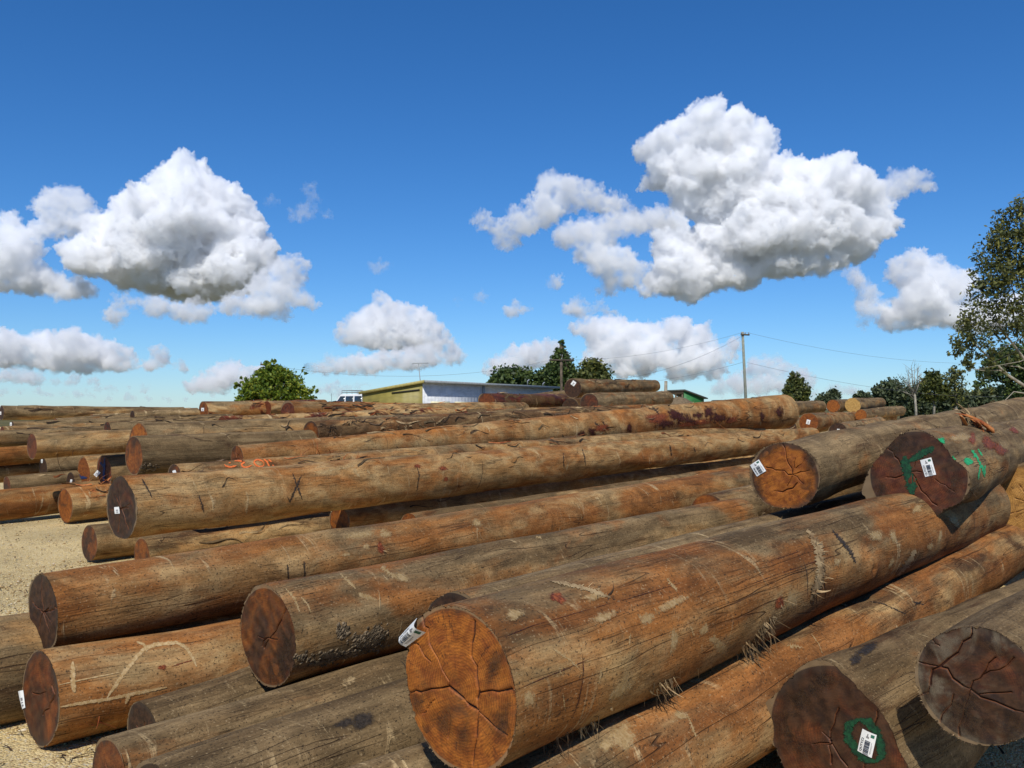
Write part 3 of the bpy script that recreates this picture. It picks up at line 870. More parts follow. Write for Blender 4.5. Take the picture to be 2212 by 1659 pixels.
s_out = outline([(1973,929),(2018,955),(2042,992),(2076,1019),(2080,1053),(2068,1077),(2034,1098),(2015,1117),(1992,1129),(1944,1114),(1907,1092),(1877,1072),(1881,1045),(1902,987),(1920,961),(1952,935)], 1982, 1030, 100, .93)
l_out = outline([(1775,1438),(1746,1450),(1701,1493),(1679,1525),(1648,1570),(1653,1613),(1677,1659),(1791,1438),(1828,1459),(1865,1496),(1904,1536),(1931,1586),(1965,1659),(1975,1715),(1900,1765),(1790,1765),(1710,1710)], 1812, 1602, 162, .92)

LG = make_log
# front rank
LG('A', 'big front log with a curled white paper tag on its cracked orange end', (990,1487,346,3.0), (2110,1090,133), 42, side=(.52,.60,.44,.12), end=(.50,.34,.40,.36), hero=2, knots=3, lumps=1.0, oval=.03, bend=.02, seed=5,
   cracks_px=[(6,[(871,1504),(920,1492),(969,1483),(1010,1522),(1032,1536)]),(3,[(1032,1536),(1094,1589)]),(4,[(911,1330),(945,1420),(969,1470)]),(5,[(1024,1342),(1017,1418),(1034,1493),(1032,1536),(1029,1600),(1020,1650)]),(5,[(1034,1497),(1105,1488)]),(2,[(893,1388),(930,1430)]),(2,[(905,1545),(940,1510)]),(2,[(966,1595),(970,1540)])])
LG('U', 'log with a dark end just peeping over the back of the big front log', (985,1382,205,4.15), (1900,1098,88), 42, side=(.72,.35,.5,.1), end=(.1,.5,.85,.2), hero=1, seed=11)
LG('B', 'grey brown log with caked mud along its lower side and a half blackened end', (578,1375,210,4.45), (1596,1121,92), 41, side=(.58,.52,.42,.1), end=(.36,.35,.62,.1), hero=2, seed=21, bend=.015,
   cracks_px=[(4,[(570,1400),(600,1352),(617,1316)]),(3,[(558,1375),(580,1378),(600,1382)]),(2,[(576,1378),(566,1396)])])
LG('C', 'long straight log with two short black strokes on its side and a black end', (93,1322,162,4.88), (1720,1030,70), 42, side=(.45,.60,.42,.14), end=(.22,.5,.85,.25), hero=1, seed=31, knots=4, bend=.0, lumps=1.2)
LG('D', 'clean orange log on the gravel with pale curved scratch marks on its side', (87,1508,200,4.5), (900,1345,130), 42, side=(.12,.62,.22,.05), end=(.20,.55,.55,.1), hero=2, seed=41,
   cracks_px=[(6,[(112,1482),(118,1500),(108,1520),(92,1545)]),(3,[(70,1497),(85,1500),(98,1495)])])
LG('E', 'log lying on the gravel at the left edge, behind the orange scratched log', (-120,1468,238,4.75), (700,1328,148), 42, side=(.55,.4,.5,.1), seed=51)
LG('H', 'slim log with a black end low between the orange log and the mud caked log', (310,1592,150,4.2), (900,1397,95), 42, side=(.68,.3,.5,.1), end=(.05,.6,.92,.1), hero=1, seed=61)
LG('F', 'slim weathered log with a rusty brown end at the very bottom left', (238,1692,182,3.62), (1000,1440,120), 42, side=(.66,.45,.4,.08), end=(.22,.45,.55,.05), hero=1, seed=71)
LG('G', 'greenish grey log with a black smudge beside the rusty ended log', (345,1795,285,3.1), (1150,1470,170), 42, side=(.85,.28,.36,.05), end=(.1,.5,.8,.2), hero=1, seed=81)
LG('J', 'log half hidden under the end of the big front log', (626,1863,262,2.9), (1667,1401,139), 42, side=(.7,.35,.4,.05), hero=1, seed=91)
LG('K', 'reddish brown log lying directly below the big front log', (1083,1817,306,3.0), (2178,1186,104), 43, side=(.40,.62,.54,.16), end=(.3,.5,.6,.2), hero=1, seed=101, bend=.01)
LG('L', 'dark ended log with a green paint ring around its paper tag', (1812,1602,324,3.7), (2500,1200,123), 45, side=(.80,.35,.55,.08), end=(.16,.52,.66,.06), hero=2, seed=111, contour=l_out, cdecay=1.2,
   cracks_px=[(4,[(1865,1660),(1872,1620),(1880,1600),(1895,1537)]),(3,[(1792,1600),(1795,1600)]),(4,[(1795,1650),(1790,1610),(1793,1601),(1805,1545),(1811,1530)]),(3,[(1793,1601),(1830,1655)]),(2,[(1755,1608),(1790,1605)]),(2,[(1777,1582),(1793,1601)])])
LG('M', 'grey brown log at the right edge with long dark cracks across its muddy end', (2112,1478,254,3.25), (2700,1093,88), 45, side=(.85,.2,.35,.05), end=(.16,.50,.68,.555), hero=2, seed=121,
   cracks_px=[(5,[(2099,1355),(2095,1378),(2068,1410),(2030,1440),(2010,1465),(2004,1495),(1975,1512)]),(4,[(2030,1440),(2096,1488),(2150,1515),(2210,1538)]),(3,[(2096,1488),(2082,1530),(2072,1590)]),(2,[(2006,1365),(2030,1395)]),(2,[(2120,1460),(2190,1420)]),(2,[(2110,1500),(2185,1495)]),(2,[(2030,1440),(1985,1430)]),(2,[(2096,1488),(2150,1420)]),(2,[(2060,1500),(2030,1560)])])
# upper ranks on the right
LG('S', 'lumpy log with a green Y and a paper tag on its dark red end', (1982,1030,200,6.15), (2290,938,80), 36, side=(.66,.42,.46,.12), end=(.10,.40,.58,.08), hero=2, seed=131, contour=s_out, cdecay=.9, knots=5, lumps=1.6,
   cracks_px=[(5,[(1919,970),(1940,992),(1950,1012),(1966,1019),(1990,1020)]),(4,[(1915,1031),(1945,1029),(1960,1020)]),(4,[(1972,1024),(1990,1060),(2024,1092)]),(3,[(1972,1024),(1972,1070),(1960,1100)]),(2,[(1975,1010),(1980,985)]),(2,[(2020,1035),(2062,1062)]),(2,[(1990,1085),(2002,1108)])])
LG('T', 'log with a pale yellow sawn end cut off by the right edge', (2238,1090,178,8.1), (2500,977,82), 40, side=(.6,.4,.4,.1), end=(.76,.44,.30,.15), hero=1, seed=141, cracks=6)
LG('P', 'log with a bright orange sawn end and a tilted paper tag on its left rim', (1695,1030,150,6.4), (2290,885,80), 38, mid=((1875,976,120,8.0),(2024,943,98,10.0),(2140,915,86,12.4)), side=(.72,.40,.45,.08), end=(.50,.60,.22,.08), hero=2, seed=151, bend=0.0,
   cracks_px=[(4,[(1712,1025),(1702,1000),(1690,960)]),(4,[(1712,1025),(1683,1016),(1655,1010)]),(3,[(1712,1025),(1736,1045)]),(3,[(1712,1025),(1748,1016)]),(2,[(1718,990),(1712,1020)]),(2,[(1738,990),(1718,1012)]),(2,[(1700,1050),(1712,1028)]),(5,[(1672,1061),(1690,1063),(1712,1055),(1722,1043)])])
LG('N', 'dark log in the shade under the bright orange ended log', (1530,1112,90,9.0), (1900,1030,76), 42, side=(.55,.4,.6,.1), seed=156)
# middle ranks, left to right poles
LG('V', 'long pole with a dark burnt end, a black tick and cross on its side', (262,1098,140,8.2), (1752,944,42), 42, side=(.30,.52,.40,.12), end=(.10,.6,.72,.1), hero=1, seed=161, bend=.0, knots=4, oval=.05)
LG('W', 'short visible log on the gravel under the burnt ended pole', (193,1174,78,9.9), (700,1119,59), 42, side=(.5,.45,.5,.05), end=(.25,.4,.6,.1), seed=171)
LG('X', 'log with a brown end behind the long straight log with black strokes', (307,1201,76,9.3), (706,1139,60), 42, side=(.5,.45,.52,.08), end=(.35,.4,.5,.1), seed=181)
LG('Y', 'slim log with a striped golden brown end below the middle of the long pole', (733,1127,68,10.7), (1690,992,38), 42, side=(.42,.42,.40,.08), end=(.45,.5,.5,.1), seed=191)
LG('AA', 'slim log whose end barely shows behind the long straight log, right of the golden end', (885,1137,58,10.3), (1700,1012,42), 42, side=(.5,.5,.42,.08), end=(.3,.4,.5,.1), seed=201)
LG('AB', 'thin log with orange spray painted figures on its side', (377,1032,60,9.3), (1640,932,30), 42, side=(.42,.48,.5,.42), end=(.22,.55,.62,.1), seed=211)
LG('AC', 'very long pole splashed with dark red resin across the middle of the stack', (512,990,56,10.8), (1692,889,74), 42, D2=20, side=(.22,.60,.32,.24), end=(.25,.5,.55,.1), seed=221, bend=.0, knots=5, lumps=1.3, hero=1)
LG('AD', 'broad log with a tan end right behind the mud hung grey log', (300,958,90,12.2), (1050,915,50), 42, side=(.62,.35,.4,.08), end=(.5,.45,.2,.1), seed=231)
LG('AE', 'grey log with mud under its long brown end, in front of the broad tan log', (289,984,83,11.5), (1000,945,54), 42, side=(.80,.30,.42,.05), end=(.30,.45,.5,.1), seed=241)
LG('AF', 'dark bark log with a half black domed end behind the resin splashed pole', (672,938,58,13.5), (1350,893,36), 42, side=(.45,.5,.72,.25), end=(.35,.55,.5,.1), seed=251, lumps=1.5)
LG('AG', 'log with a strip of raw red wood along its top, left of the far bush', (480,917,36,15), (1000,893,28), 42, side=(.3,.4,.4,.72), end=(.1,.4,.4,.1), seed=261)
LG('AH', 'log with a split grey and red pointed end below the green bush', (622,900,62,16.5), (800,901,50), 42, side=(.35,.6,.45,.3), end=(.05,.3,.3,.5), seed=271, oval=.14, lumps=2)
LG('AI', 'log with a round red end with a pale rim, just under the green bush', (577,882,32,22), (960,883,24), 42, side=(.35,.6,.5,.3), end=(.08,.2,.2,.05), seed=281)
LG('AJ', 'log with a small rough red end right of the split grey and red one', (714,894,36,18), (1080,884,30), 42, side=(.4,.5,.5,.3), end=(.12,.2,.2,.05), seed=291, oval=.08)
LG('AK', 'red stained log with a tagged grey end standing against the sky left of the bush', (440,887,40,21), (700,880,34), 42, side=(.4,.5,.5,.6), end=(.3,.5,.4,.45), seed=301, oval=.1)
LG('AL', 'pale log whose right hand end stops in front of the red stained log', (120,918,30,19), (522,891,20), 42, side=(.6,.4,.35,.15), seed=311)
LG('AM', 'far grey brown log along the skyline at the left edge, with a dark tagged end', (3,892,31,26), (396,891,24), 42, side=(.7,.4,.55,.05), end=(.08,.5,.7,.1), seed=321)
LG('AN', 'far log lying behind the skyline log on the left, its end just past it', (150,898,28,28), (426,892,20), 42, side=(.6,.45,.6,.1), seed=331)
LG('BA', 'small far log with a tagged dark end, second row below the left skyline', (26,922,24,17), (500,905,22), 42, side=(.66,.35,.4,.1), end=(.1,.5,.7,.1), seed=341)
LG('BB', 'far log with a small red end touching the left edge above the orange log', (5,937,32,15), (420,918,26), 42, side=(.5,.45,.5,.15), end=(.12,.4,.4,.1), seed=351)
LG('BC', 'far log with a dark reddish end above the long narrow ended tan log', (232,928,34,14.5), (640,908,26), 42, side=(.5,.45,.5,.12), end=(.1,.5,.6,.1), seed=361)
LG('BD', 'far log with a tiny black domed end right below the left skyline', (286,898,22,20), (560,892,20), 42, side=(.6,.4,.45,.1), end=(.0,.6,.95,.0), seed=371)
LG('BE', 'far log with a tiny tan end touching the left skyline log from the front', (199,906,22,21), (430,897,20), 42, side=(.65,.35,.4,.1), end=(.5,.4,.3,.1), seed=381)
LG('BF', 'far log with the smallest black end, right of the tiny black domed end', (333,902,20,20.5), (560,895,18), 42, side=(.6,.45,.4,.1), end=(.0,.6,.95,.0), seed=391)
LG('BG', 'far weathered log without a visible end, crossing the left edge above the orange sided log', (-60,951,36,14.2), (300,932,30), 42, side=(.6,.4,.45,.08), seed=401)
LG('LA', 'tan log with a long narrow red brown end near the left edge', (69,964,55,13), (420,945,44), 42, side=(.42,.35,.3,.05), end=(.12,.35,.45,.05), seed=411)
LG('LB', 'orange sided log crossing the left edge behind the tan log', (-90,992,46,15.2), (200,967,40), 42, side=(.25,.68,.35,.05), seed=421)
LG('LC', 'log with a shaded dark tagged end under the tan log', (93,1010,44,15), (330,985,36), 42, side=(.7,.35,.42,.05), end=(.05,.5,.85,.1), seed=431)
LG('LD', 'shaded log crossing the left edge left of the dark tagged end', (-80,1030,40,15.4), (160,1010,34), 42, side=(.6,.4,.5,.05), seed=441)
LG('LE', 'pale topped log with a small dark red end close to the left edge', (15,1050,42,14.4), (330,1018,36), 42, side=(.75,.35,.3,.05), end=(.1,.4,.5,.1), seed=451)
LG('LF', 'log with an upright brown end with blue paint, left of the dark red one', (181,1020,64,14.5), (420,1000,58), 42, side=(.5,.5,.4,.05), end=(.28,.35,.3,.05), seed=461, oval=.1)
LG('LG', 'log with an upright dark red end with a blue Y and a diamond shaped tag', (225,1018,70,14), (600,985,50), 42, side=(.6,.4,.45,.05), end=(.04,.4,.4,.05), seed=471, oval=.1)
LG('LH', 'log with a small black tagged end left of the two upright ends with blue paint', (153,1043,46,14.6), (380,1022,40), 42, side=(.6,.4,.45,.05), end=(.0,.6,.95,.0), seed=481)
LG('LI', 'log on the gravel crossing the left edge, left of the short gold log', (-60,1098,68,13.1), (330,1055,54), 42, side=(.40,.55,.36,.05), seed=491)
LG('LJ', 'golden brown log on the gravel left of the burnt ended pole', (141,1093,75,13.2), (560,1043,55), 42, side=(.35,.55,.36,.05), end=(.38,.4,.45,.1), seed=501)
# far right and middle distance
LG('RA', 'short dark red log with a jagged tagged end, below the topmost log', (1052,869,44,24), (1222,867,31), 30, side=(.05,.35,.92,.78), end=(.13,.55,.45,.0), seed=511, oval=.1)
LG('RB', 'topmost log of the far pile, a tag on its half black round end', (1237,839,41,25), (1414,834,26), 27, side=(.6,.5,.36,.1), end=(.16,.4,.78,.05), seed=521)
LG('RC', 'log with a dark hollowed end under the right part of the topmost log', (1273,872,44,24.5), (1440,860,31), 27, side=(.68,.45,.36,.08), end=(.06,.55,.6,.4), seed=531)
LG('RD', 'far log running up behind the topmost log in front of the shed', (1150,868,34,29), (1262,851,27), 30, side=(.6,.45,.4,.1), seed=541)
LG('RP', 'dark log added to fill the dark gap below the topmost log of the far pile', (1232,880,40,27), (1330,874,34), 27, side=(.2,.3,.9,.5), end=(.05,.6,.9,.0), seed=545)  # added filler log; the gap's shade is put into its near-black colour
LG('RE', 'far log with a small black pointed end in front of the shed window', (983,887,38,22), (1130,884,30), 30, side=(.4,.5,.55,.2), end=(.0,.5,.85,.0), seed=551, oval=.1)
LG('RF', 'log with slanting black strokes behind the resin splashed pole', (965,900,28,19), (1500,886,30), 42, side=(.5,.55,.42,.2), end=(.2,.5,.5,.1), seed=561)
LG('RH', 'short far log whose blunt end shows right of the resin splashed pole', (1690,884,34,24), (1772,879,26), 31, side=(.65,.45,.4,.2), seed=571)
LG('RI', 'far log with a rusty orange cracked end, left of the yellow ended one', (1800,877.5,29,27), (1875,872,21), 31, side=(.65,.4,.42,.05), end=(.42,.5,.25,.05), seed=581)
LG('RJ', 'far log with a round yellow cracked end on the right', (1842,876,33,25), (1902,870.5,22), 32, side=(.65,.4,.42,.15), end=(.92,.35,.1,.05), seed=591)
LG('RK', 'log with a tagged red orange end below the yellow ended log', (1747,913,41,20.5), (1925,900,26), 32, side=(.45,.55,.45,.2), end=(.28,.3,.32,.05), seed=601)
LG('RL', 'far grey log with a blunt end nearest the grass field', (1860,897,25,24), (1946,887,21), 32, side=(.7,.4,.35,.08), end=(.5,.4,.3,.1), seed=611)
LG('RM', 'log with a dark oval tagged end right of the red orange one', (1810,932,38,19.5), (1900,914,28), 32, side=(.55,.45,.45,.15), end=(.0,.45,.78,.05), seed=621, oval=.08)
LG('RN', 'log with a shaded tagged end under the right end of the resin splashed pole', (1698,926,46,21), (1790,914,32), 32, side=(.5,.45,.5,.1), end=(.1,.5,.7,.05), seed=631)
# ---------------------------------------------------------------- marks, tags and loose bark on the logs
A, B_, C_, D_, S_, P_, V_, L_, K_, U_, AC_, M_ = (LOGS[k] for k in ('A', 'B', 'C', 'D', 'S', 'P', 'V', 'L', 'K', 'U', 'AC', 'M'))
tag(A, [(864,1376),(903,1334),(921,1366),(879,1397)], 'QUTZ35', 1, .024, 3)
tag(L_, [(1853,1621),(1864,1573.4),(1894.6,1587.6),(1884,1636.6)], 'QUTYZ2', 1, .003, 4)
tag(S_, [(1998.7,1030.2),(1987.8,994),(2011.7,988),(2022.5,1025)], 'QUTZ57', 1, .003, 5)
tag(P_, [(1635.5,1029.4),(1620.8,1004.8),(1639.6,992.4),(1655.6,1017)], 'QV4P4D', 1, .004, 6)
tag(V_, [(249,1110),(247.5,1095.5),(257.5,1094.5),(260,1109)], None, 0)
tag(D_, [(50,1532),(41,1493),(51,1490.5),(57,1528)], None, 0, .003)
for k, x, y, w_, h_, ro in (('LF',181,1046,8,11,8),('LG',210,1023,9,13,40),('AB',379,1024,7,17,-20),('RA',1061,882,7,7,45),('RB',1239,828,9,10,35),
                            ('RK',1746,911.5,8,10,15),('RM',1811,930,6,7,5),('RN',1691.5,921,5,9,8),('AK',438,884.5,6,7,0),('LC',91,996,3.5,8,0),('BA',24,917,4,9,0),('AM',1.2,892.5,3.5,7,0),('LH',154,1040,4,9,8)):
    c, s = math.cos(rad(ro)), math.sin(rad(ro)); w_ /= 2; h_ /= 2
    q = [(x + a * w_ * c - b * h_ * s, y + a * w_ * s + b * h_ * c) for a, b in ((-1, 1), (-1, -1), (1, -1), (1, 1))]
    tag(LOGS[k], q, None, 0)
# paint
strokes(S_, [(22,[(1954,985),(1958,1005),(1962,1025),(1969,1048),(1972,1068)]),(15,[(2018,966),(1990,980),(1965,996)])], P_DGREEN, 'paint_mark', True, 3, .2)
blobs(S_, [(2030,955,9,8,0),(2091,997,8,7,0)], P_GREEN, 'paint_mark', False, 4, .003, .2)
strokes(S_, [(6,[(2033,960),(2045,976),(2058,990),(2076,1007)]),(7,[(2098,972),(2106,984),(2114,992)]),(4,[(2112,970),(2121,985)]),(5,[(2110,990),(2122,1012),(2126,1030)]),(4,[(2117,1003),(2112,1036)]),(4,[(2127,1005),(2125,1028)])], P_GREEN, 'paint_mark', False, 5, .4)
strokes(L_, [(19,[(1856,1553),(1876,1560),(1893,1580),(1903,1606),(1904,1632),(1892,1645)]),(19,[(1892,1645),(1872,1640),(1848,1620),(1832,1592),(1834,1566),(1856,1553)])], P_DGREEN, 'paint_mark', True, 6, .15)
strokes(LOGS['LG'], [(5,[(227,990),(226,1010),(225,1042)]),(5,[(217,998),(226,1009)])], P_BLUE, 'paint_mark', True, 7, .2, .008)
strokes(LOGS['LF'], [(6,[(167,1023),(176,1031),(189,1032)])], P_BLUE, 'paint_mark', True, 8, .2, .008)
AB = LOGS['AB']
q = lambda pts: [(447.3 + x * .0919, 975.9 + y * .0919) for x, y in pts]
el = [(1218 + 112 * math.cos(t) + 30 * math.sin(t), 275 + 78 * math.sin(t)) for t in [i * .35 for i in range(19)]]
strokes(AB, [(3.4,q([(400,305),(440,340),(530,365),(620,350),(690,332)])),(2.6,q([(500,268),(555,272)])),
             (3.8,q([(640,225),(760,222),(880,250),(810,295),(820,350),(900,375),(990,350),(1055,322)])),(3.4,q(el)),
             (3.6,q([(1330,180),(1400,240),(1440,320),(1475,365)])),(3.0,q([(1440,190),(1510,250)])),(3.6,q([(1535,310),(1580,380)]))], P_ORANGE, 'paint_mark', False, 9, .12, .006)
# black timber marks
strokes(V_, [(4,[(632,1022),(640,1045),(653,1080)]),(4.5,[(651,1027),(640,1052),(626,1084),(620,1072)]),(4,[(306,1034),(318,1055),(328,1076)]),(4,[(429,1069),(434,1085),(440,1107)]),
             (3,[(1257,969),(1262,985),(1265,1007)]),(3,[(1216,978),(1218,1010)]),(3,[(1446,960),(1449,972),(1450,985)]),(3,[(1499,966),(1501,978)]),(2.5,[(900,1007),(905,1025),(900,1060)])], P_BLACK, 'scrape_mark', False, 10, .5)
blobs(V_, [(902,1007,8,4,10)], P_RED, 'knot', False, 11)
blobs(V_, [(963,1035,5,6,0),(957,1012,10,5,10)], P_RED, 'knot', False, 12)
strokes(V_, [(6,[(765,1012),(772,1025),(777,1030)]),(5,[(793,1014),(800,1025)]),(5,[(690,1024),(720,1015),(765,1007)]),(5,[(417,1038),(424,1058)])], P_PALE, 'scrape_mark', False, 13, .6)
strokes(C_, [(4.5,[(620,1219),(622,1236),(622.5,1252)]),(4.5,[(656,1212),(657.5,1232),(657.5,1250)])], P_BLACK, 'scrape_mark', False, 14, .3)
blobs(C_, [(775,1156,34,8,-7),(832,1153,15,8,5),(747,1198,9,4,-8),(791,1181,8,6,0),(904,1138,7,15,-18),(1030,1130,12,8,10)], P_PALE, 'scraped_patch', False, 15)
blobs(C_, [(822,1184,7,15,-12)], P_RED, 'knot', False, 16)
fibres(C_, [(824,1178),(826,1190)], M_FIB, 14, .06, .004, .6, 17, 'bark_shreds', .02)
fibres(C_, [(1028,1150),(1024,1140)], M_FIB, 18, .13, .005, .8, 18, 'bark_shreds', .03)
strokes(C_, [(5,[(1226,1148),(1229,1160),(1231,1176)]),(2,[(1255,1110),(1256,1122)])], P_PALE, 'scrape_mark', False, 19, .5)
strokes(B_, [(9,[(735,1240),(750,1255),(768,1272)]),(10,[(814,1218),(832,1232),(856,1250)]),(6,[(617,1272),(636,1294),(646,1322)]),(5,[(650,1290),(664,1306),(671,1324)]),(8,[(1145,1153),(1170,1165)])], P_PALE, 'scrape_mark', False, 20, .5)
blobs(B_, [(792,1290,22,7,20),(868,1248,16,9,15)], P_PALE, 'scraped_patch', False, 21)
# mud caked on the underside of B
def mud(L, spots, seed, n=26, r=.012):
    rng = random.Random(seed); V, F = [], []
    v0, f0 = ico(); 
    b = bmesh.new(); bmesh.ops.create_icosphere(b, subdivisions=1, radius=1)
    vv = [x.co.copy() for x in b.verts]; ff = [[q.index for q in p.verts] for p in b.faces]; b.free()
    for (x, y, sx, sy) in spots:
        for k in range(n):
            p, nn = hit(L, x + rng.gauss(0, sx), y + rng.gauss(0, sy))
            if p is None: continue
            R = r * rng.uniform(.35, 1.3); base = len(V)
            a = nn.orthogonal().normalized(); c = nn.cross(a)
            st = rng.uniform(.6, 1.6)
            for q_ in vv:
                j = 1 + rng.uniform(-.3, .3)
                V.append(p + (a * q_.x * st + c * q_.y) * R * j + nn * q_.z * R * .28 * j - L.org)
            F += [[base + i for i in t] for t in ff]
    return link('dried_mud', mesh_np('dried_mud', np.array([v[:] for v in V]), np.array(F), False), M_MUD, L.o)
mud(B_, [(742,1364,8,8),(780,1382,16,8),(810,1374,14,8),(796,1392,18,6),(818,1368,6,10),(764,1410,22,3),(706,1414,10,3),(725,1418,16,5),(650,1420,9,4),(690,1432,16,4)], 22, 80, .009)
P_MUDC = paint('mud_film', (.10, .072, .042), (.19, .14, .082), .1, .9, 1.5, .95, 40)
blobs(B_, [(742,1364,12,14,0),(780,1382,24,13,-18),(812,1374,20,14,-20),(800,1392,26,9,-18),(764,1412,32,5,-16),(715,1416,22,8,-16),(690,1432,24,5,-14)], P_MUDC, 'mud_film', False, 96, .0012)
mud(LOGS['AE'], [(312,1014,6,4),(325,1010,7,4),(305,1018,4,4)], 23, 50, .02)
# D: long pale curved scratches
strokes(D_, [(10,[(231,1507),(248,1482),(264,1459),(290,1425),(310,1404),(335,1393),(356,1391),(376,1392)]),(8,[(340,1394),(380,1388),(400,1398),(414,1418),(424,1440)]),(6,[(295,1387),(310,1392),(316,1408)]),(3,[(126,1480),(180,1468),(262,1452)]),(12,[(157,1430),(157,1470),(160,1496)]),(8,[(130,1527),(180,1518),(232,1510),(300,1496),(360,1484)]),(7,[(270,1520),(280,1500)])], P_SCR, 'scrape_mark', False, 24, .16)
strokes(D_, [(2.5,[(370,1440),(395,1432),(420,1425)])], P_RED, 'scrape_mark', False, 25, .3)
blobs(D_, [(350,1442,10,6,-10)], P_RED, 'knot', False, 26)
fibres(D_, [(358,1444)], M_DARKBARK, 10, .06, .003, .5, 27, 'bark_shreds', .012)
fibres(D_, [(205,1560),(225,1556),(185,1566)], M_FIBR, 9, .10, .003, .3, 28, 'bark_shreds', .03)
# A: scrapes, tears, wounds
blobs(A, [(1396,1336,17,12,10),(1455,1384,7,30,6),(1542,1382,12,10,40),(1556,1398,18,12,45),(1338,1490,13,32,42),(1142,1506,12,20,10),(1295,1462,3,16,12),(1520,1360,9,14,20),(1891,1157,15,13,0),(1928,1159,7,17,-10),(2060,1126,9,13,-60),(2029,1158,4,14,8),(2008,1180,7,8,0),(1806,1214,7,9,20),(1923,1216,5,12,30),(1708,1298,11,20,15),(1300,1335,26,12,-20),(1450,1305,40,9,-22),(1110,1330,18,12,-25),(1280,1292,22,8,-15),(1980,1100,12,8,-20)], P_PALE, 'scraped_patch', False, 30, .0018, .3)
strokes(A, [(6,[(1194,1402),(1218,1418),(1238,1432),(1252,1448)]),(3,[(1206,1440),(1211,1456)]),(4,[(1360,1368),(1358,1395)]),(3,[(1215,1500),(1219,1535)]),(8,[(1440,1250),(1462,1278)]),(4,[(1490,1352),(1498,1374)])], P_PALE, 'scrape_mark', False, 31, .6)
blobs(A, [(1184,1279,34,13,24),(1205,1292,18,12,30)], P_RED, 'knot', False, 32)
strokes(A, [(6,[(1188,1254),(1220,1262),(1255,1270),(1290,1281),(1318,1292)])], M_FIB, 'bark_shreds', False, 33, .4, .003)
fibres(A, [(1318,1292),(1310,1288)], M_DARKBARK, 12, .08, .004, .5, 34, 'bark_shreds', .015)
fibres(A, [(1250,1270),(1225,1264),(1280,1279)], M_FIB, 12, .05, .003, .2, 35, 'bark_shreds', .02)
strokes(A, [(2.2,[(1114,1491),(1170,1466),(1230,1442),(1300,1411)]),(2.2,[(1086,1378),(1150,1352),(1278,1315)]),(1.8,[(1278,1315),(1370,1290),(1469,1260)]),(1.6,[(1600,1270),(1680,1240),(1800,1200)]),(1.6,[(1640,1220),(1730,1190)]),(3,[(1257,1413),(1259,1445),(1257,1473),(1248,1515),(1236,1549)])], P_RESIN, 'drying_crack', False, 36, .3, .0015)
strokes(A, [(12,[(1742,1146),(1752,1158),(1766,1180),(1769,1205),(1772,1230),(1768,1252),(1760,1275),(1753,1297)])], M_FIB, 'bark_tear', False, 37, .4, .004)
fibres(A, [(1752,1165),(1766,1195),(1770,1225),(1766,1250),(1757,1280)], M_FIB, 26, .07, .005, .5, 38, 'bark_shreds', .025, .5)
strokes(A, [(9,[(1798,1146),(1812,1164),(1826,1180),(1840,1200),(1847,1216)])], P_BLACK, 'gash', False, 39, .5, .003)
fibres(A, [(1838,1195),(1845,1210)], M_DARKBARK, 8, .05, .004, .5, 40, 'bark_shreds', .012)
blobs(A, [(1683,1303,10,15,10)], P_RED, 'knot', False, 41)
fibres(A, [(1683,1303),(1690,1294)], M_FIB, 14, .06, .004, .5, 42, 'bark_shreds', .02)
strokes(A, [(9,[(1976,1187),(1966,1206),(1950,1228),(1934,1242)])], M_FIB, 'bark_shreds', False, 43, .4, .004)
fibres(A, [(1652,1345),(1645,1362),(1660,1335)], M_FIB, 34, .13, .005, 1.2, 44, 'bark_shreds', .035, .5)
fibres(A, [(1624,1385),(1610,1392),(1640,1372)], M_FIB, 26, .14, .005, 1.4, 45, 'bark_shreds', .03, .4)
fibres(A, [(1436,1478),(1420,1485),(1450,1470)], M_FIB, 34, .11, .005, 1.0, 46, 'bark_shreds', .03, .7)
fibres(A, [(1275,1562),(1265,1568)], M_FIB, 22, .10, .004, 1.2, 47, 'bark_shreds', .025, .5)
fibres(A, [(1215,1588),(1200,1598)], M_DARKBARK, 26, .14, .0035, 1.4, 48, 'bark_shreds', .035, .4)
fibres(A, [(1500,1452),(1530,1440),(1580,1412),(1350,1525),(1400,1500),(1312,1540)], M_FIB, 3, .07, .003, 1.4, 49, 'bark_shreds', .02, .3)
strokes(A, [(4,[(1104,1650),(1150,1630),(1200,1604),(1246,1577)])], M_FIB, 'bark_shreds', False, 50, .3, .012)
fibres(A, [(1010,1640),(1040,1650)], M_DARKBARK, 1, .05, .003, 1, 51)
for L, n, sd in ((A, 260, 1), (B_, 220, 2), (C_, 200, 3), (D_, 160, 4), (L_, 220, 5), (M_, 180, 6), (P_, 160, 7), (S_, 220, 8), (V_, 140, 9), (U_, 120, 10)):
    fringe(L, n, .016 if L.D < 5 else .022, .0016 if L.D < 5 else .003, sd)
fringe(A, 160, .014, .0016, 60, M_FIB); fringe(M_, 120, .014, .0016, 61, M_FIB); fringe(P_, 100, .02, .0025, 62, M_FIB)
# U: strip of shavings along its top, curled bark at its end
fibres(U_, [(1700,1108),(1730,1102),(1760,1094),(1790,1086),(1650,1118),(1675,1113)], M_FIB, 14, .10, .004, .1, 63, 'bark_shreds', .05, .3)
fibres(U_, [(985,1290),(975,1292)], M_FIB, 24, .06, .006, .4, 64, 'bark_shreds', .025, .8)
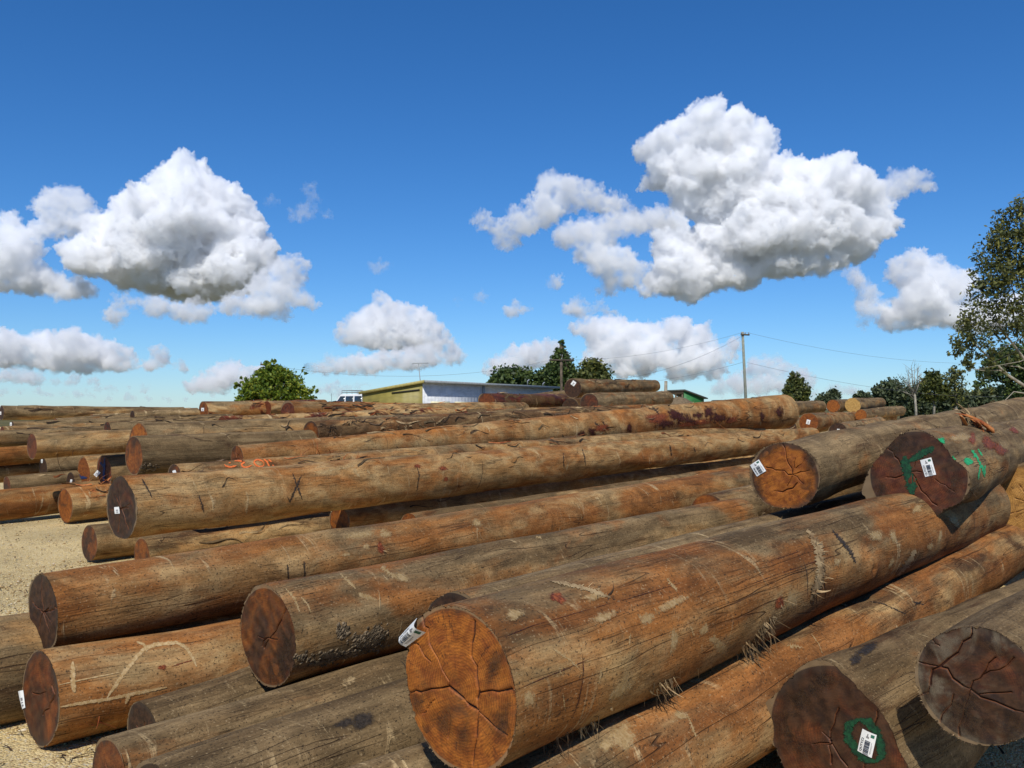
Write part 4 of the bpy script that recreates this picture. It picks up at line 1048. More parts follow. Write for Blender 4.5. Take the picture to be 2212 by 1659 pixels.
# grime on sawn ends
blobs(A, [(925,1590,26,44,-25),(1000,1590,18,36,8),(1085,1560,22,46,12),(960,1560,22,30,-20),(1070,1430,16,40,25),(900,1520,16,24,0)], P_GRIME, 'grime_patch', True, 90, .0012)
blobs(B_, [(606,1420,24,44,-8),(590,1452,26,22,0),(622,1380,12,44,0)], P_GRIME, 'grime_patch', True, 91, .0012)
blobs(P_, [(1636,1050,14,34,-10),(1752,1000,14,40,-12),(1660,975,26,12,-25),(1742,1060,16,24,20)], P_GRIME, 'grime_patch', True, 92, .0012)
blobs(M_, [(2072,1535,30,62,24),(2105,1560,34,34,0),(2012,1402,13,26,12),(2190,1570,26,26,0),(2150,1400,24,14,30),(2000,1500,10,36,0)], P_GRIME, 'grime_patch', True, 93, .0012)
blobs(L_, [(1740,1500,34,26,-35),(1700,1570,26,48,-10),(1790,1470,26,16,10),(1740,1620,30,26,0)], P_GRIME, 'grime_patch', True, 94, .0012)
blobs(S_, [(1935,965,16,26,40),(2062,1040,14,30,0),(1985,1112,30,10,0),(1905,1060,14,24,20)], P_GRIME, 'grime_patch', True, 95, .0012)
# K and L
blobs(K_, [(1345,1592,30,34,20),(1310,1610,16,14,0),(1470,1545,14,10,30)], P_PALE, 'scraped_patch', False, 65, .0018, .3)
strokes(K_, [(6,[(1482,1540),(1492,1565),(1502,1592)]),(5,[(1800,1300),(1830,1310)]),(8,[(1700,1395),(1735,1400)]),(3,[(1752,1370),(1768,1392),(1775,1412)])], P_PALE, 'scrape_mark', False, 66, .6)
strokes(K_, [(3,[(1880,1300),(1905,1304),(1955,1326)]),(3,[(1970,1300),(1995,1306)]),(3,[(1975,1308),(1990,1298)])], P_BLACK, 'scrape_mark', False, 67, .5)
fibres(K_, [(1985,1302),(1880,1300)], M_DARKBARK, 8, .08, .003, .3, 68, 'bark_shreds', .02)
blobs(L_, [(1848,1426,14,8,-25),(1872,1404,22,10,-25)], P_BLACK, 'dirt_smudge', False, 69, .0015, .3)
fibres(M_, [(2150,1590),(2110,1590)], M_FIB, 1, .05, .003, 1, 70)
G_ = LOGS['G']
blobs(G_, [(785,1556,26,15,-18),(745,1562,20,10,-18)], P_BLACK, 'dirt_smudge', False, 71, .0015, .3)
# S: broken branch stub standing up in splinters, red torn wood below it
blobs(S_, [(2136,958,20,11,25),(2100,948,8,12,0),(2160,972,18,9,30),(2190,930,10,6,20)], P_RED, 'torn_wood', False, 72, .004, .35)
blobs(S_, [(2078,945,22,9,-8),(2062,948,10,6,0)], P_PALE, 'scraped_patch', False, 73, .004, .35)
def splinters(L, base, tips, mat, seed, name='splinter'):
    rng = random.Random(seed); V, F = [], []
    p0, nn = hit(L, *base)
    for (tx, ty, dz, wd) in tips:
        b = p0 + Vector((rng.gauss(0, .035), rng.gauss(0, .035), rng.gauss(0, .01))) - nn * .02
        e = at(tx, ty, p0.y + dz)
        d = e - b; s = d.cross(nn).normalized(); n_ = 5; prev = None
        for i in range(n_ + 1):
            f = i / n_; w_ = wd * (1 - f) ** .6 * (1 + rng.uniform(-.25, .25)); c = b + d * f + nn * .03 * math.sin(f * 3.1) + s * rng.gauss(0, .004)
            V += [c - s * w_ - L.org, c + nn * w_ * .5 - L.org, c + s * w_ - L.org, c - nn * w_ * .3 - L.org]
            idx = list(range(len(V) - 4, len(V)))
            if prev:
                for k in range(4): F.append((prev[k], prev[(k + 1) % 4], idx[(k + 1) % 4], idx[k]))
            prev = idx
    return link(name, mesh_np(name, np.array([v[:] for v in V]), np.array(F), False), mat, L.o)
splinters(S_, (2108,920), [(2064,870,.1,.026),(2056,883,-.05,.040),(2082,880,.1,.032),(2075,890,0,.030),(2098,888,.15,.024)], M_FIB, 1)
splinters(S_, (2112,922), [(2070,876,.05,.022),(2090,872,.1,.016),(2058,888,.0,.02),(2106,890,.12,.022),(2088,900,.05,.03),(2075,902,-.05,.022)], M_FIB, 11)
splinters(S_, (2122,928), [(2060,892,.0,.048),(2070,896,-.1,.042),(2085,893,.1,.048),(2100,900,.1,.026),(2092,905,-.1,.034)], M_FIBR, 2)
splinters(S_, (2135,932), [(2166,936,-.1,.014),(2162,940,-.1,.012),(2120,902,.1,.02),(2112,898,.1,.026),(2140,918,.2,.018)], M_FIB, 3)
fibres(S_, [(2115,925),(2130,935),(2098,918)], M_FIBR, 22, .10, .006, .3, 74, 'bark_shreds', .05, .8)
fibres(S_, [(2130,1000),(2136,1020),(2140,1010)], M_DARKBARK, 20, .07, .004, .7, 75, 'bark_shreds', .04, .4)
fibres(S_, [(2170,915),(2185,918),(2195,905)], M_FIB, 10, .09, .004, .1, 76, 'bark_shreds', .04, .3)
fibres(S_, [(2095,1062),(2105,1055)], M_DARKBARK, 14, .08, .004, 1, 77, 'bark_shreds', .03, .3)
# AC: resin splashes, loose bark
blobs(AC_, [(1459,896,20,13,10),(1440,915,32,9,-5),(1508,898,11,9,0),(1545,882,13,12,40),(1552,903,22,12,-5),(1646,900,7,11,5),(1683,890,11,13,0),(1277,932,12,10,0),(1256,936,10,7,0),(1358,925,8,10,5),(1480,905,26,12,20),(1530,890,12,14,10)], P_RESIN, 'resin_stain', False, 78, .006, .35)
blobs(AC_, [(1420,905,30,12,0),(1500,914,40,7,-6),(1580,908,16,6,-10),(1300,925,20,7,-5),(1220,905,22,6,-6)], P_RED, 'torn_wood', False, 79, .004, .35)
strokes(AC_, [(4,[(1405,876),(1420,890),(1430,910)]),(4,[(1284,913),(1298,924)]),(4,[(1299,910),(1318,928)]),(4,[(1215,938),(1222,955)])], P_BLACK, 'scrape_mark', False, 80, .5)
fibres(AC_, [(1318,935),(1325,942),(1300,933)], M_FIB, 16, .28, .012, .4, 81, 'bark_shreds', .12, .4)
fibres(AC_, [(1500,925),(1480,930),(1520,922)], M_FIBR, 14, .35, .012, .1, 82, 'bark_shreds', .15, .2)
fibres(AC_, [(1640,915),(1620,917),(1660,914)], M_FIB, 5, .10, .010, 1.0, 83, 'bark_shreds', .15, .3)
fibres(LOGS['AF'], [(870,925),(878,922),(905,918),(830,928)], M_FIB, 22, .14, .012, .3, 84, 'bark_shreds', .06, .8)
fibres(LOGS['AF'], [(705,925),(720,928),(735,922),(760,920)], M_DARKBARK, 26, .18, .012, .3, 85, 'bark_shreds', .1, .6)
fibres(AB, [(660,985),(690,982),(720,982),(780,972),(860,965)], M_FIBR, 16, .25, .008, .2, 86, 'bark_shreds', .10, .3)
fibres(LOGS['LA'], [(150,975),(165,985),(120,983)], M_DARKBARK, 4, .35, .008, 1.4, 87, 'bark_shreds', .08, .2)
fibres(LOGS['LJ'], [(205,1056),(225,1054),(240,1053)], M_FIBR, 12, .3, .010, .2, 88, 'bark_shreds', .1, .3)
fibres(LOGS['X'], [(345,1172),(340,1190)], M_DARKBARK, 5, .18, .004, -.5, 89, 'bark_shreds', .02, .5)
fibres(LOGS['AC'], [(820,985),(860,972)], M_DARKBARK, 4, .25, .008, .2, 90, 'bark_shreds', .05, .5)

# loose bark left on the farther logs
for i, (k, n, ms) in enumerate((('AB',16,(M_FIBR,M_DARKBARK)),('AC',16,(M_FIB,M_DARKBARK)),('AD',12,(M_DARKBARK,M_FIB)),('AE',6,(M_DARKBARK,)),('AF',22,(M_FIB,M_DARKBARK)),('AG',20,(M_FIBR,M_DARKBARK)),
        ('AH',14,(M_FIBR,M_DARKBARK)),('AI',10,(M_FIBR,M_DARKBARK)),('AJ',10,(M_FIBR,M_FIB)),('AK',5,(M_FIBR,)),('AL',7,(M_FIB,M_DARKBARK)),('AM',8,(M_DARKBARK,)),('BA',7,(M_FIB,M_DARKBARK)),('BB',7,(M_DARKBARK,M_FIB)),
        ('BC',8,(M_DARKBARK,M_FIB)),('BD',6,(M_FIB,)),('BG',6,(M_DARKBARK,)),('LA',6,(M_DARKBARK,)),('LE',7,(M_FIBR,M_FIB)),('LJ',7,(M_FIBR,M_DARKBARK)),('LI',6,(M_FIBR,)),('RA',10,(M_FIB,)),('RB',10,(M_FIB,M_DARKBARK)),('RC',10,(M_FIB,)),
        ('RF',22,(M_FIB,M_FIBR)),('RK',12,(M_FIB,M_FIBR)),('RL',6,(M_FIB,)),('RM',6,(M_FIBR,)),('V',12,(M_DARKBARK,M_FIB)),('X',7,(M_FIB,)),('Y',10,(M_FIB,M_DARKBARK)),('P',7,(M_FIB,)))):
    L = LOGS[k]
    strips(L, n, 500 + i, ms, length=.30 + .014 * L.D, width=.006 + .0006 * L.D)
# ---------------------------------------------------------------- ground
def ground_mat():
    t = NT('dry_grass_field')
    p = t.n('NewGeometry').outputs['Position']
    k = t.noise(p, .05, 5, .6); k2 = t.noise(p, 1.5, 5, .7)
    c = t.mix(t.ramp(k, .35, .65), (.085, .080, .030), (.17, .135, .055))
    c = t.mix(t.ramp(k2, .4, .7, 0, .6), c, (.045, .058, .018))
    return t.bsdf(c, .95, .1, k2, .6, .05)
def gravel_mat():
    t = NT('sandy_gravel')
    p = t.n('NewGeometry').outputs['Position']
    v = t.n('TexVoronoi', {'Vector': p, 'Scale': 75.0, 'Randomness': 1.0})
    cc = t.n('SeparateColor', {0: v.outputs['Color']}).outputs
    n1 = t.noise(p, 2.2, 5, .65); n2 = t.noise(p, 180, 3, .7); n3 = t.noise(t.vec(p, (1, 1, 1), (5, 9, 0)), 9, 5, .7)
    c = t.mix(cc[0], (.60, .43, .17), (.78, .61, .31))
    c = t.mix(t.ramp(cc[1], .82, .95), c, (.34, .20, .085))
    c = t.mix(t.ramp(cc[2], .86, .97), c, (.66, .58, .42))
    c = t.mix(t.ramp(n3, .55, .75, 0, .75), c, (.20, .13, .06))
    c = t.mix(t.ramp(n1, .35, .7, 0, .45), c, (.68, .53, .27))
    c = t.mix(t.ramp(n2, .62, .74, 0, .8), c, (.10, .06, .03))
    n4 = t.ramp(t.noise(p, .55, 4, .6, .6), .35, .65, .78, 1.06)
    c = t.mix(1.0, c, t.n('CombineColor', {0: n4, 1: n4, 2: n4}).outputs[0], 'MULTIPLY')
    h = t.math('ADD', t.math('MULTIPLY', v.outputs['Distance'], -1.2), t.math('ADD', t.math('MULTIPLY', n2, .5), t.math('MULTIPLY', n3, 1.0)))
    return t.bsdf(c, .92, .15, h, .9, .012)
def sheet(name, x0, x1, y0, y1, z, nx, ny, amp, seed, mat, kind='structure', slope=0.0):
    rng = np.random.default_rng(seed)
    X, Y = np.meshgrid(np.linspace(x0, x1, nx), np.linspace(y0, y1, ny))
    Z = np.full_like(X, z)
    for i in range(14):
        f = 10 ** rng.uniform(-.7, .8); a = rng.uniform(0, 6.28)
        Z += amp / (1 + f) * np.sin(f * (X * math.cos(a) + Y * math.sin(a)) + rng.uniform(0, 6.28))
    if slope: Z += slope * np.clip(Y - 32, 0, None)
    v = np.stack([X, Y, Z], -1).reshape(-1, 3)
    i = np.arange(ny - 1)[:, None] * nx + np.arange(nx - 1)[None, :]
    f = np.stack([i, i + 1, i + nx + 1, i + nx], -1).reshape(-1, 4)
    return link(name, mesh_np(name, v, f), mat, kind=kind)
gm = gravel_mat()
sheet('ground', -9000, 9000, -2000, 14000, -.06, 60, 60, 0, 1, ground_mat())
sheet('gravel_yard', -60, 60, -8, 62, 0.0, 480, 280, .012, 2, gm, slope=.016)
# loose stones and bark litter where the gravel shows
rng = np.random.default_rng(7)
def stones(name, n, areas, r0, r1, mat, flat=.6, label=None, long=1.0):
    b = bmesh.new(); bmesh.ops.create_icosphere(b, subdivisions=1, radius=1)
    vv = np.array([x.co[:] for x in b.verts]); ff = np.array([[q.index for q in p.verts] for p in b.faces]); b.free()
    V, F = [], []
    for k in range(n):
        x0, x1, y0, y1 = areas[rng.integers(len(areas))]
        x, y = rng.uniform(x0, x1), rng.uniform(y0, y1)
        r = r0 * (r1 / r0) ** (rng.random() ** 2.2)
        q = vv * (1 + rng.uniform(-.28, .28, (len(vv), 1))) * r * np.array([long * rng.uniform(.7, 1.3), rng.uniform(.6, 1.2), flat])
        a = rng.uniform(0, 6.28); c, s = math.cos(a), math.sin(a)
        q = np.stack([q[:, 0] * c - q[:, 1] * s, q[:, 0] * s + q[:, 1] * c, q[:, 2]], 1) + np.array([x, y, r * flat * .35])
        V.append(q); F.append(ff + k * len(vv))
    return link(name, mesh_np(name, np.concatenate(V), np.concatenate(F), False), mat, kind='stuff', label=label)
areas = [(-4.2, -1.4, 3.2, 5.2), (-6.5, -2.6, 5.2, 9.5), (-9, -4.4, 9, 14), (-5.0, -2.6, 6, 10), (1.6, 4.5, 3.2, 6.5)]
sm = NT('pale_gravel_stone')
sp = sm.n('NewGeometry').outputs['Random Per Island']
scol = sm.n('ValToRGB', {0: sp}).outputs[0]
cr = scol.node.color_ramp
cr.elements[0].color = (.30, .19, .08, 1); cr.elements[1].color = (.72, .62, .45, 1)
for pz, cl in ((.25, (.52, .38, .18, 1)), (.5, (.60, .46, .24, 1)), (.7, (.40, .27, .12, 1)), (.85, (.22, .14, .08, 1))):
    e = cr.elements.new(pz); e.color = cl
stones('gravel', 9000, areas, .004, .017, sm.bsdf(scol, .85, .2), label='loose pale stones lying on the sandy gravel')
def litter(n, areas):
    V, F = [], []
    for k in range(n):
        x0, x1, y0, y1 = areas[rng.integers(len(areas))]
        x, y = rng.uniform(x0, x1), rng.uniform(y0, y1); a = rng.uniform(0, 6.28)
        ln, wd = rng.uniform(.02, .14), rng.uniform(.002, .007)
        d = np.array([math.cos(a), math.sin(a), 0]); s = np.array([-d[1], d[0], 0]); cv = rng.uniform(-.3, .3)
        b = len(V) * 1
        p = np.array([x, y, .006])
        for i in range(4):
            f = i / 3
            c = p + d * ln * f + s * cv * ln * f * f + np.array([0, 0, .012 * math.sin(f * 3.1) + .003])
            V += [c - s * wd * (1.2 - f), c + s * wd * (1.2 - f)]
        F += [(b + 2 * i, b + 2 * i + 1, b + 2 * i + 3, b + 2 * i + 2) for i in range(3)]
    return link('bark_debris', mesh_np('bark_debris', np.array(V), np.array(F), False), M_DARKBARK, kind='stuff', label='broken bark strips scattered on the gravel')
litter(1500, areas)
# ---------------------------------------------------------------- trees and shrubs
def leaf_mat(name, dark, mid, light, trans=.35):
    t = NT(name)
    k = t.n('NewGeometry').outputs['Random Per Island']
    p = t.n('TexCoord').outputs['Object']
    n = t.noise(p, .9, 3, .6)
    c = t.mix(t.ramp(k, 0, .6), dark, mid)
    c = t.mix(t.math('MULTIPLY', t.ramp(k, .55, 1), t.ramp(n, .35, .65, .2, 1)), c, light)
    d = t.n('BsdfPrincipled', {'Base Color': c, 'Roughness': .55, 'Specular IOR Level': .3})
    tr = t.n('BsdfTranslucent', {'Color': c})
    m = t.n('MixShader', {0: trans, 1: d.outputs[0], 2: tr.outputs[0]})
    t.t.links.new(m.outputs[0], t.out.inputs[0])
    return t.m
LEAF_VINE = leaf_mat('vine_leaves', (.055, .10, .010), (.15, .215, .022), (.38, .37, .04))
LEAF_DARK = leaf_mat('dark_green_leaves', (.030, .054, .018), (.078, .118, .032), (.18, .22, .048))
LEAF_GUM = leaf_mat('gum_leaves', (.042, .056, .022), (.11, .125, .040), (.30, .28, .06))
LEAF_FAR = leaf_mat('far_leaves', (.050, .068, .036), (.095, .120, .055), (.16, .18, .075))
LEAF_OLIVE = leaf_mat('olive_leaves', (.045, .060, .017), (.11, .13, .032), (.22, .21, .045))
BARK_PALE = plain('pale_gum_bark', (.27, .245, .19), .85, .15, var=.35, scale=3)
BARK_DARK = plain('dark_bark', (.11, .085, .06), .9, .1, var=.35, scale=3)

def leaves(blobs, D, n, size, rng, clump=.32, asp=.5, droop=0.0, fill=.5):
    """leaf quads gathered in clumps inside crown lobes given as (x, y, r) picture points at distance D"""
    px = D / FPX
    w = np.array([b[2] ** 2 for b in blobs], float); w /= w.sum()
    per = 14
    nc = max(3, n // per)
    bi = rng.choice(len(blobs), nc, p=w)
    c0 = np.array([np.array(at(b[0], b[1], D)) for b in blobs]); r0 = np.array([b[2] * px for b in blobs])
    dv = rng.normal(size=(nc, 3)); dv /= np.linalg.norm(dv, axis=1)[:, None]
    rr = (fill + (1 - fill) * rng.random(nc)) ** .6
    cc = c0[bi] + dv * (r0[bi] * rr)[:, None]
    P = np.repeat(cc, per, 0) + rng.normal(size=(nc * per, 3)) * (clump * np.repeat(np.minimum(r0[bi], np.median(r0) * 1.2), per))[:, None]
    N = rng.normal(size=P.shape) + np.array([0, -.3, .7]); N /= np.linalg.norm(N, axis=1)[:, None]
    T = rng.normal(size=P.shape) + np.array([0, 0, -droop]); T -= N * (T * N).sum(1)[:, None]; T /= np.linalg.norm(T, axis=1)[:, None]
    Bn = np.cross(N, T)
    L = size * rng.uniform(.6, 1.4, len(P)); W = L * asp
    a = P - T * L[:, None] * .5; b = P + Bn * W[:, None] * .5; c = P + T * L[:, None] * .5; d = P - Bn * W[:, None] * .5
    V = np.stack([a, b, c, d], 1).reshape(-1, 3)
    F = np.arange(len(V)).reshape(-1, 4)
    return V, F, cc

def tree(name, label, cat, D, blobs, trunk, n, size, leaf, bark, seed, clump=.32, asp=.5, droop=0, fill=.5, group=None, limbs=10, limb_r=.05, tr_r=.2, extra=()):
    rng = np.random.default_rng(seed)
    b0 = at(trunk[0][0], trunk[0][1], D); b0.z = min(b0.z, 0.0)
    o = empty(name, b0, label, cat, group)
    V, F, cc = leaves(blobs, D, n, size, rng, clump, asp, droop, fill)
    link('crown', mesh_np('crown', V - np.array(b0), F, False), leaf, o)
    mb = MB()
    tp = [b0] + [at(x, y, D) for x, y in trunk[1:]]
    tp = [p - b0 for p in tp]
    m = len(tp)
    mb.tube(tp, [tr_r * (1 - .75 * i / max(1, m - 1)) for i in range(m)], 8)
    for k in range(limbs):
        tgt = Vector(cc[rng.integers(len(cc))]) - b0
        i = rng.integers(max(1, m // 2), m); st = tp[i]
        md = st.lerp(tgt, .5) + Vector((rng.normal(), rng.normal(), rng.normal())) * (tgt - st).length * .10
        mb.tube([st, md, tgt], [limb_r, limb_r * .6, limb_r * .2], 5)
    for path, r in extra:
        pp = [at(x, y, D) - b0 for x, y in path]
        mb.tube(pp, [r * (1 - .7 * i / (len(pp) - 1)) for i in range(len(pp))], 7)
    mb.build('trunk', bark, o)
    return o

TG = 'trees beyond the yard'
tree('bush', 'round bush smothered in bright green vine behind the red ended logs', 'bush', 40,
     [(595,852,54),(558,852,38),(636,858,36),(586,818,30),(618,832,34),(572,836,32),(580,802,15),(606,810,18),(640,838,20),(548,836,18),(513,834,6),(525,817,6),(530,826,8),(578,787,7),(590,781,5),(668,797,5),(656,802,8),(678,843,7),(523,850,10),(602,800,12),(632,816,12),(560,812,12),(655,866,24),(535,862,22),(672,876,14)], [(598,920),(596,860),(592,820)], 12000, .15, LEAF_VINE, BARK_DARK, 1, .18, .62, fill=.55, limbs=24, limb_r=.02, tr_r=.12,
     extra=[([(585,800),(578,785),(588,779)],.012),([(535,845),(520,832),(512,830)],.01),([(545,830),(530,816),(524,815)],.01),([(640,820),(655,800),(668,795)],.01),([(660,850),(672,838),(680,842)],.01)])
tree('tree', 'broad round headed dark tree behind the grey shed roof', 'tree', 92, [(1085,822,26),(1110,818,26),(1070,830,16),(1140,820,20),(1155,826,18),(1125,836,24),(1100,840,24)], [(1110,905),(1112,850),(1112,825)], 4300, .42, LEAF_DARK, BARK_DARK, 2, .20, .6, group=TG, limbs=10)
tree('tree', 'bushy dark tree between the broad tree and the pointed tree', 'tree', 92, [(1172,815,14),(1185,822,22),(1165,838,16),(1192,840,18)], [(1180,905),(1182,850),(1182,828)], 3200, .4, LEAF_DARK, BARK_DARK, 3, .28, .6, group=TG)
tree('tree', 'tall pointed dark tree rising above the far log pile', 'tree', 90,
     [(1212,742,6),(1210,755,10),(1212,770,15),(1205,785,18),(1222,788,18),(1212,805,28),(1230,810,22),(1196,805,20),(1214,830,34),(1240,830,20)], [(1215,905),(1214,850),(1213,800),(1212,745)], 6200, .36, LEAF_DARK, BARK_DARK, 4, .20, .6, group=TG, limbs=22)
tree('tree', 'rounded green tree right of the pointed tree, above the topmost log', 'tree', 88, [(1282,790,14),(1275,805,22),(1295,808,20),(1265,822,22),(1300,825,20),(1280,830,28)], [(1281,905),(1281,850),(1281,810)], 4600, .38, LEAF_OLIVE, BARK_DARK, 5, .28, .5, group=TG)
tree('tree', 'lone cone shaped tree right of the utility pole', 'tree', 110, [(1720,808,7),(1716,820,13),(1727,822,12),(1712,836,16),(1730,838,16),(1720,850,24),(1706,855,14),(1738,856,14)], [(1721,905),(1721,865),(1721,835),(1720,810)], 2700, .42, LEAF_OLIVE, BARK_PALE, 6, .20, .55, group=TG, limbs=16, limb_r=.07)
tree('shrub', 'low shrub left of the small round tree on the right horizon', 'shrub', 130, [(1778,862,10),(1788,866,10),(1772,872,9)], [(1780,905),(1780,868)], 1200, .5, LEAF_FAR, BARK_DARK, 7, .3, group=TG, limbs=3)
tree('tree', 'small round tree on the right horizon behind the rusty ended log', 'tree', 130, [(1800,852,10),(1803,860,11),(1795,862,9),(1800,872,12)], [(1800,905),(1800,865)], 1700, .5, LEAF_FAR, BARK_DARK, 8, .3, group=TG, limbs=4)
tree('tree', 'small flat topped tree just above the yellow ended log', 'tree', 150, [(1862,856,9),(1852,859,8),(1872,860,8)], [(1862,905),(1862,862)], 900, .6, LEAF_FAR, BARK_DARK, 9, .3, group=TG, limbs=4)
far_specs = [
 ('spreading far tree at the left end of the wood on the right', [(1905,848,14),(1920,842,16),(1934,850,14),(1910,862,12)], 1915),
 ('rounded dark far tree left of the bare tree', [(1945,858,18),(1960,856,16),(1932,866,14),(1950,874,16)], 1948),
 ('far tree behind the bare tree', [(1985,852,15),(1972,864,14),(1995,868,16),(1980,876,14)], 1983),
 ('far tree low behind the green tree in the field', [(2040,868,14),(2060,866,14),(2052,878,14)], 2050),
 ('far tree low behind the loose leaved tree', [(2085,866,14),(2105,864,14),(2095,878,14)], 2095),
 ('far tree between the big gum and the field', [(2130,862,16),(2150,858,18),(2145,876,16)], 2142),
 ('far tree under the big gum at the right edge', [(2180,858,18),(2205,856,20),(2195,876,18),(2225,866,18)], 2195)]
for i, (lb, bl, x) in enumerate(far_specs):
    tree('tree', lb, 'tree', 165, bl, [(x, 905), (x, 870), (x + 2, 852)], 2600, .75, LEAF_FAR, BARK_DARK, 20 + i, .34, .6, group=TG, limbs=6, limb_r=.1, tr_r=.3)
V, F, cc = leaves([(x, 884 + (i % 3) * 2, 9) for i, x in enumerate(range(1885, 2260, 9))], 172, 7000, .8, np.random.default_rng(40), .5, .6)
link('undergrowth', mesh_np('undergrowth', V, F, False), LEAF_FAR, label='dark scrub along the foot of the far wood', kind='stuff')
tree('tree', 'green rounded tree standing in the field right of the bare tree', 'tree', 100, [(2015,822,20),(2003,832,18),(2030,832,18),(2018,845,24),(1998,852,14),(2036,852,14)], [(2017,915),(2018,870),(2017,835)], 2500, .42, LEAF_OLIVE, BARK_PALE, 31, .22, .5, group=TG, limbs=14, limb_r=.06)
tree('tree', 'loose see through tree between the rounded tree and the big gum', 'tree', 100, [(2062,805,10),(2055,820,13),(2072,822,12),(2060,842,16),(2078,848,14),(2048,850,10),(2066,866,12)], [(2066,915),(2065,870),(2062,830),(2062,806)], 1100, .42, LEAF_GUM, BARK_PALE, 32, .4, .4, 1, group=TG, limbs=16, limb_r=.05)
# bare tree
def bare_tree():
    rng = random.Random(5); D = 98
    b0 = at(1979, 905, D); b0.z = 0
    o = empty('tree', b0, 'nearly bare grey tree with thin upright twigs in the field', 'tree', TG)
    mb = MB()
    top = at(1976, 850, D) - b0
    mb.tube([(0, 0, 0), top * .5 + Vector((.05, 0, 0)), top], [.17, .14, .11], 7)
    ends = [(1975,788),(1968,792),(1962,796),(1982,795),(1955,812),(1948,820),(1940,830),(1936,838),(1988,806),(1985,790),(1960,806),(1971,800),(1944,812),(1992,820)]
    tips = []
    for (x, y) in ends:
        e = at(x, y, D) - b0; m = top.lerp(e, .5) + Vector((rng.gauss(0, .15), rng.gauss(0, .3), -.2))
        mb.tube([top * rng.uniform(.75, 1), m, e], [.06, .04, .014], 5)
        for k in range(5):
            s = m.lerp(e, rng.random()); q = s + Vector((rng.gauss(0, .45), rng.gauss(0, .3), rng.uniform(.2, .9)))
            mb.tube([s, q], [.02, .008], 4); tips.append(q)
    mb.build('trunk', BARK_PALE, o)
    V, F, cc = leaves([(1945,825,10),(1940,838,8),(1978,832,8),(1985,845,8)], D, 200, .3, np.random.default_rng(3), .5, .4)
    link('crown', mesh_np('crown', V - np.array(b0), F, False), LEAF_FAR, o)
bare_tree()
tree('gum_tree', 'tall gum tree with pale bending limbs at the right edge', 'tree', 48,
     [(2225,462,40),(2195,478,40),(2165,512,38),(2148,550,42),(2138,595,40),(2130,640,44),(2118,680,40),(2102,715,36),(2082,740,28),(2066,756,18),(2200,540,56),(2195,620,58),(2180,690,46),(2228,700,46),(2240,580,60),(2128,752,26),(2100,782,20),(2145,800,20),(2080,802,12),(2150,770,18),(2185,775,16),(2290,540,70),(2290,680,60),(2110,845,12),(2150,848,14)],
     [(2345,905),(2335,830),(2310,740),(2290,640),(2270,540)], 14000, .24, LEAF_GUM, BARK_PALE, 50, .16, .42, .8, fill=.30, limbs=26, limb_r=.035, tr_r=.36,
     extra=[([(2340,880),(2262,856),(2212,833),(2180,812),(2150,785),(2128,765),(2105,742)],.11),([(2325,830),(2250,812),(2212,775),(2190,745),(2165,715),(2150,680)],.10),([(2310,780),(2260,740),(2225,700),(2195,650),(2180,600)],.09),([(2300,700),(2250,620),(2220,560),(2205,500)],.09),([(2180,812),(2160,800),(2120,800),(2095,795)],.04),([(2250,812),(2200,792),(2170,790)],.05),([(2215,850),(2190,846),(2170,866),(2160,880)],.04)])
tree('tree', 'dark leafy tree behind the lower limbs of the big gum', 'tree', 78, [(2165,775,22),(2145,790,22),(2190,770,26),(2125,812,16),(2215,790,34),(2170,812,20),(2240,800,40),(2110,835,10),(2200,840,26),(2240,845,30)], [(2215,915),(2212,860),(2208,810)], 6500, .36, LEAF_DARK, BARK_DARK, 51, .28, .55, group=TG, limbs=14, limb_r=.07, tr_r=.3)

# ---------------------------------------------------------------- buildings
def corr(name, col, rough=.45, metal=.0, scale=5.2, rot=0.0, dirt=.12):
    t = NT(name)
    uv = t.n('TexCoord').outputs['UV']
    sx = t.n('SeparateXYZ', {0: uv}).outputs[0]
    s = t.math('SINE', t.math('MULTIPLY', sx, 6.283 * scale))
    n = t.noise(t.vec(uv, (.6, 2.5, 1)), 2.0, 5, .65)
    c = t.mix(t.ramp(n, .35, .7), col, tuple(x * (1 - dirt * 2) for x in col))
    return t.bsdf(c, rough, .4, s, .35, .02, Metallic=metal)
OLIVE = corr('olive_cladding', (.26, .215, .052), .55, scale=1.6)
ZINC = corr('white_zinc_cladding', (.62, .64, .66), .5, scale=2.6)
ROOFM = corr('grey_roof_sheet', (.30, .32, .33), .4, scale=2.0)
GREENS = corr('green_cladding', (.030, .155, .045), .5, scale=1.6)
TRIMG = plain('grey_metal_trim', (.24, .26, .27), .5)
CREAM = plain('cream_window_frame', (.68, .62, .40), .6)
GLASSM = plain('dark_window_glass', (.05, .06, .065), .12, .6)
DARKIN = plain('dark_shed_inside', (.02, .02, .02), .9)
def quad(name, pts, mat, parent, thick=None, uvs=True):
    """a panel with thickness, UV in metres"""
    P = [Vector(p) for p in pts]
    n = (P[1] - P[0]).cross(P[3] - P[0]).normalized() * (thick or .04)
    V = [p[:] for p in P] + [(p - n)[:] for p in P]
    F = np.array([(0, 1, 2, 3), (7, 6, 5, 4), (0, 4, 5, 1), (1, 5, 6, 2), (2, 6, 7, 3), (3, 7, 4, 0)])
    ex = (P[1] - P[0]).normalized(); ey = n.normalized().cross(ex)
    q = np.array([((Vector(v) - P[0]).dot(ex), (Vector(v) - P[0]).dot(ey)) for v in V])
    return link(name, mesh_np(name, np.array(V), F, False, uv=q[F.ravel()]), mat, parent)
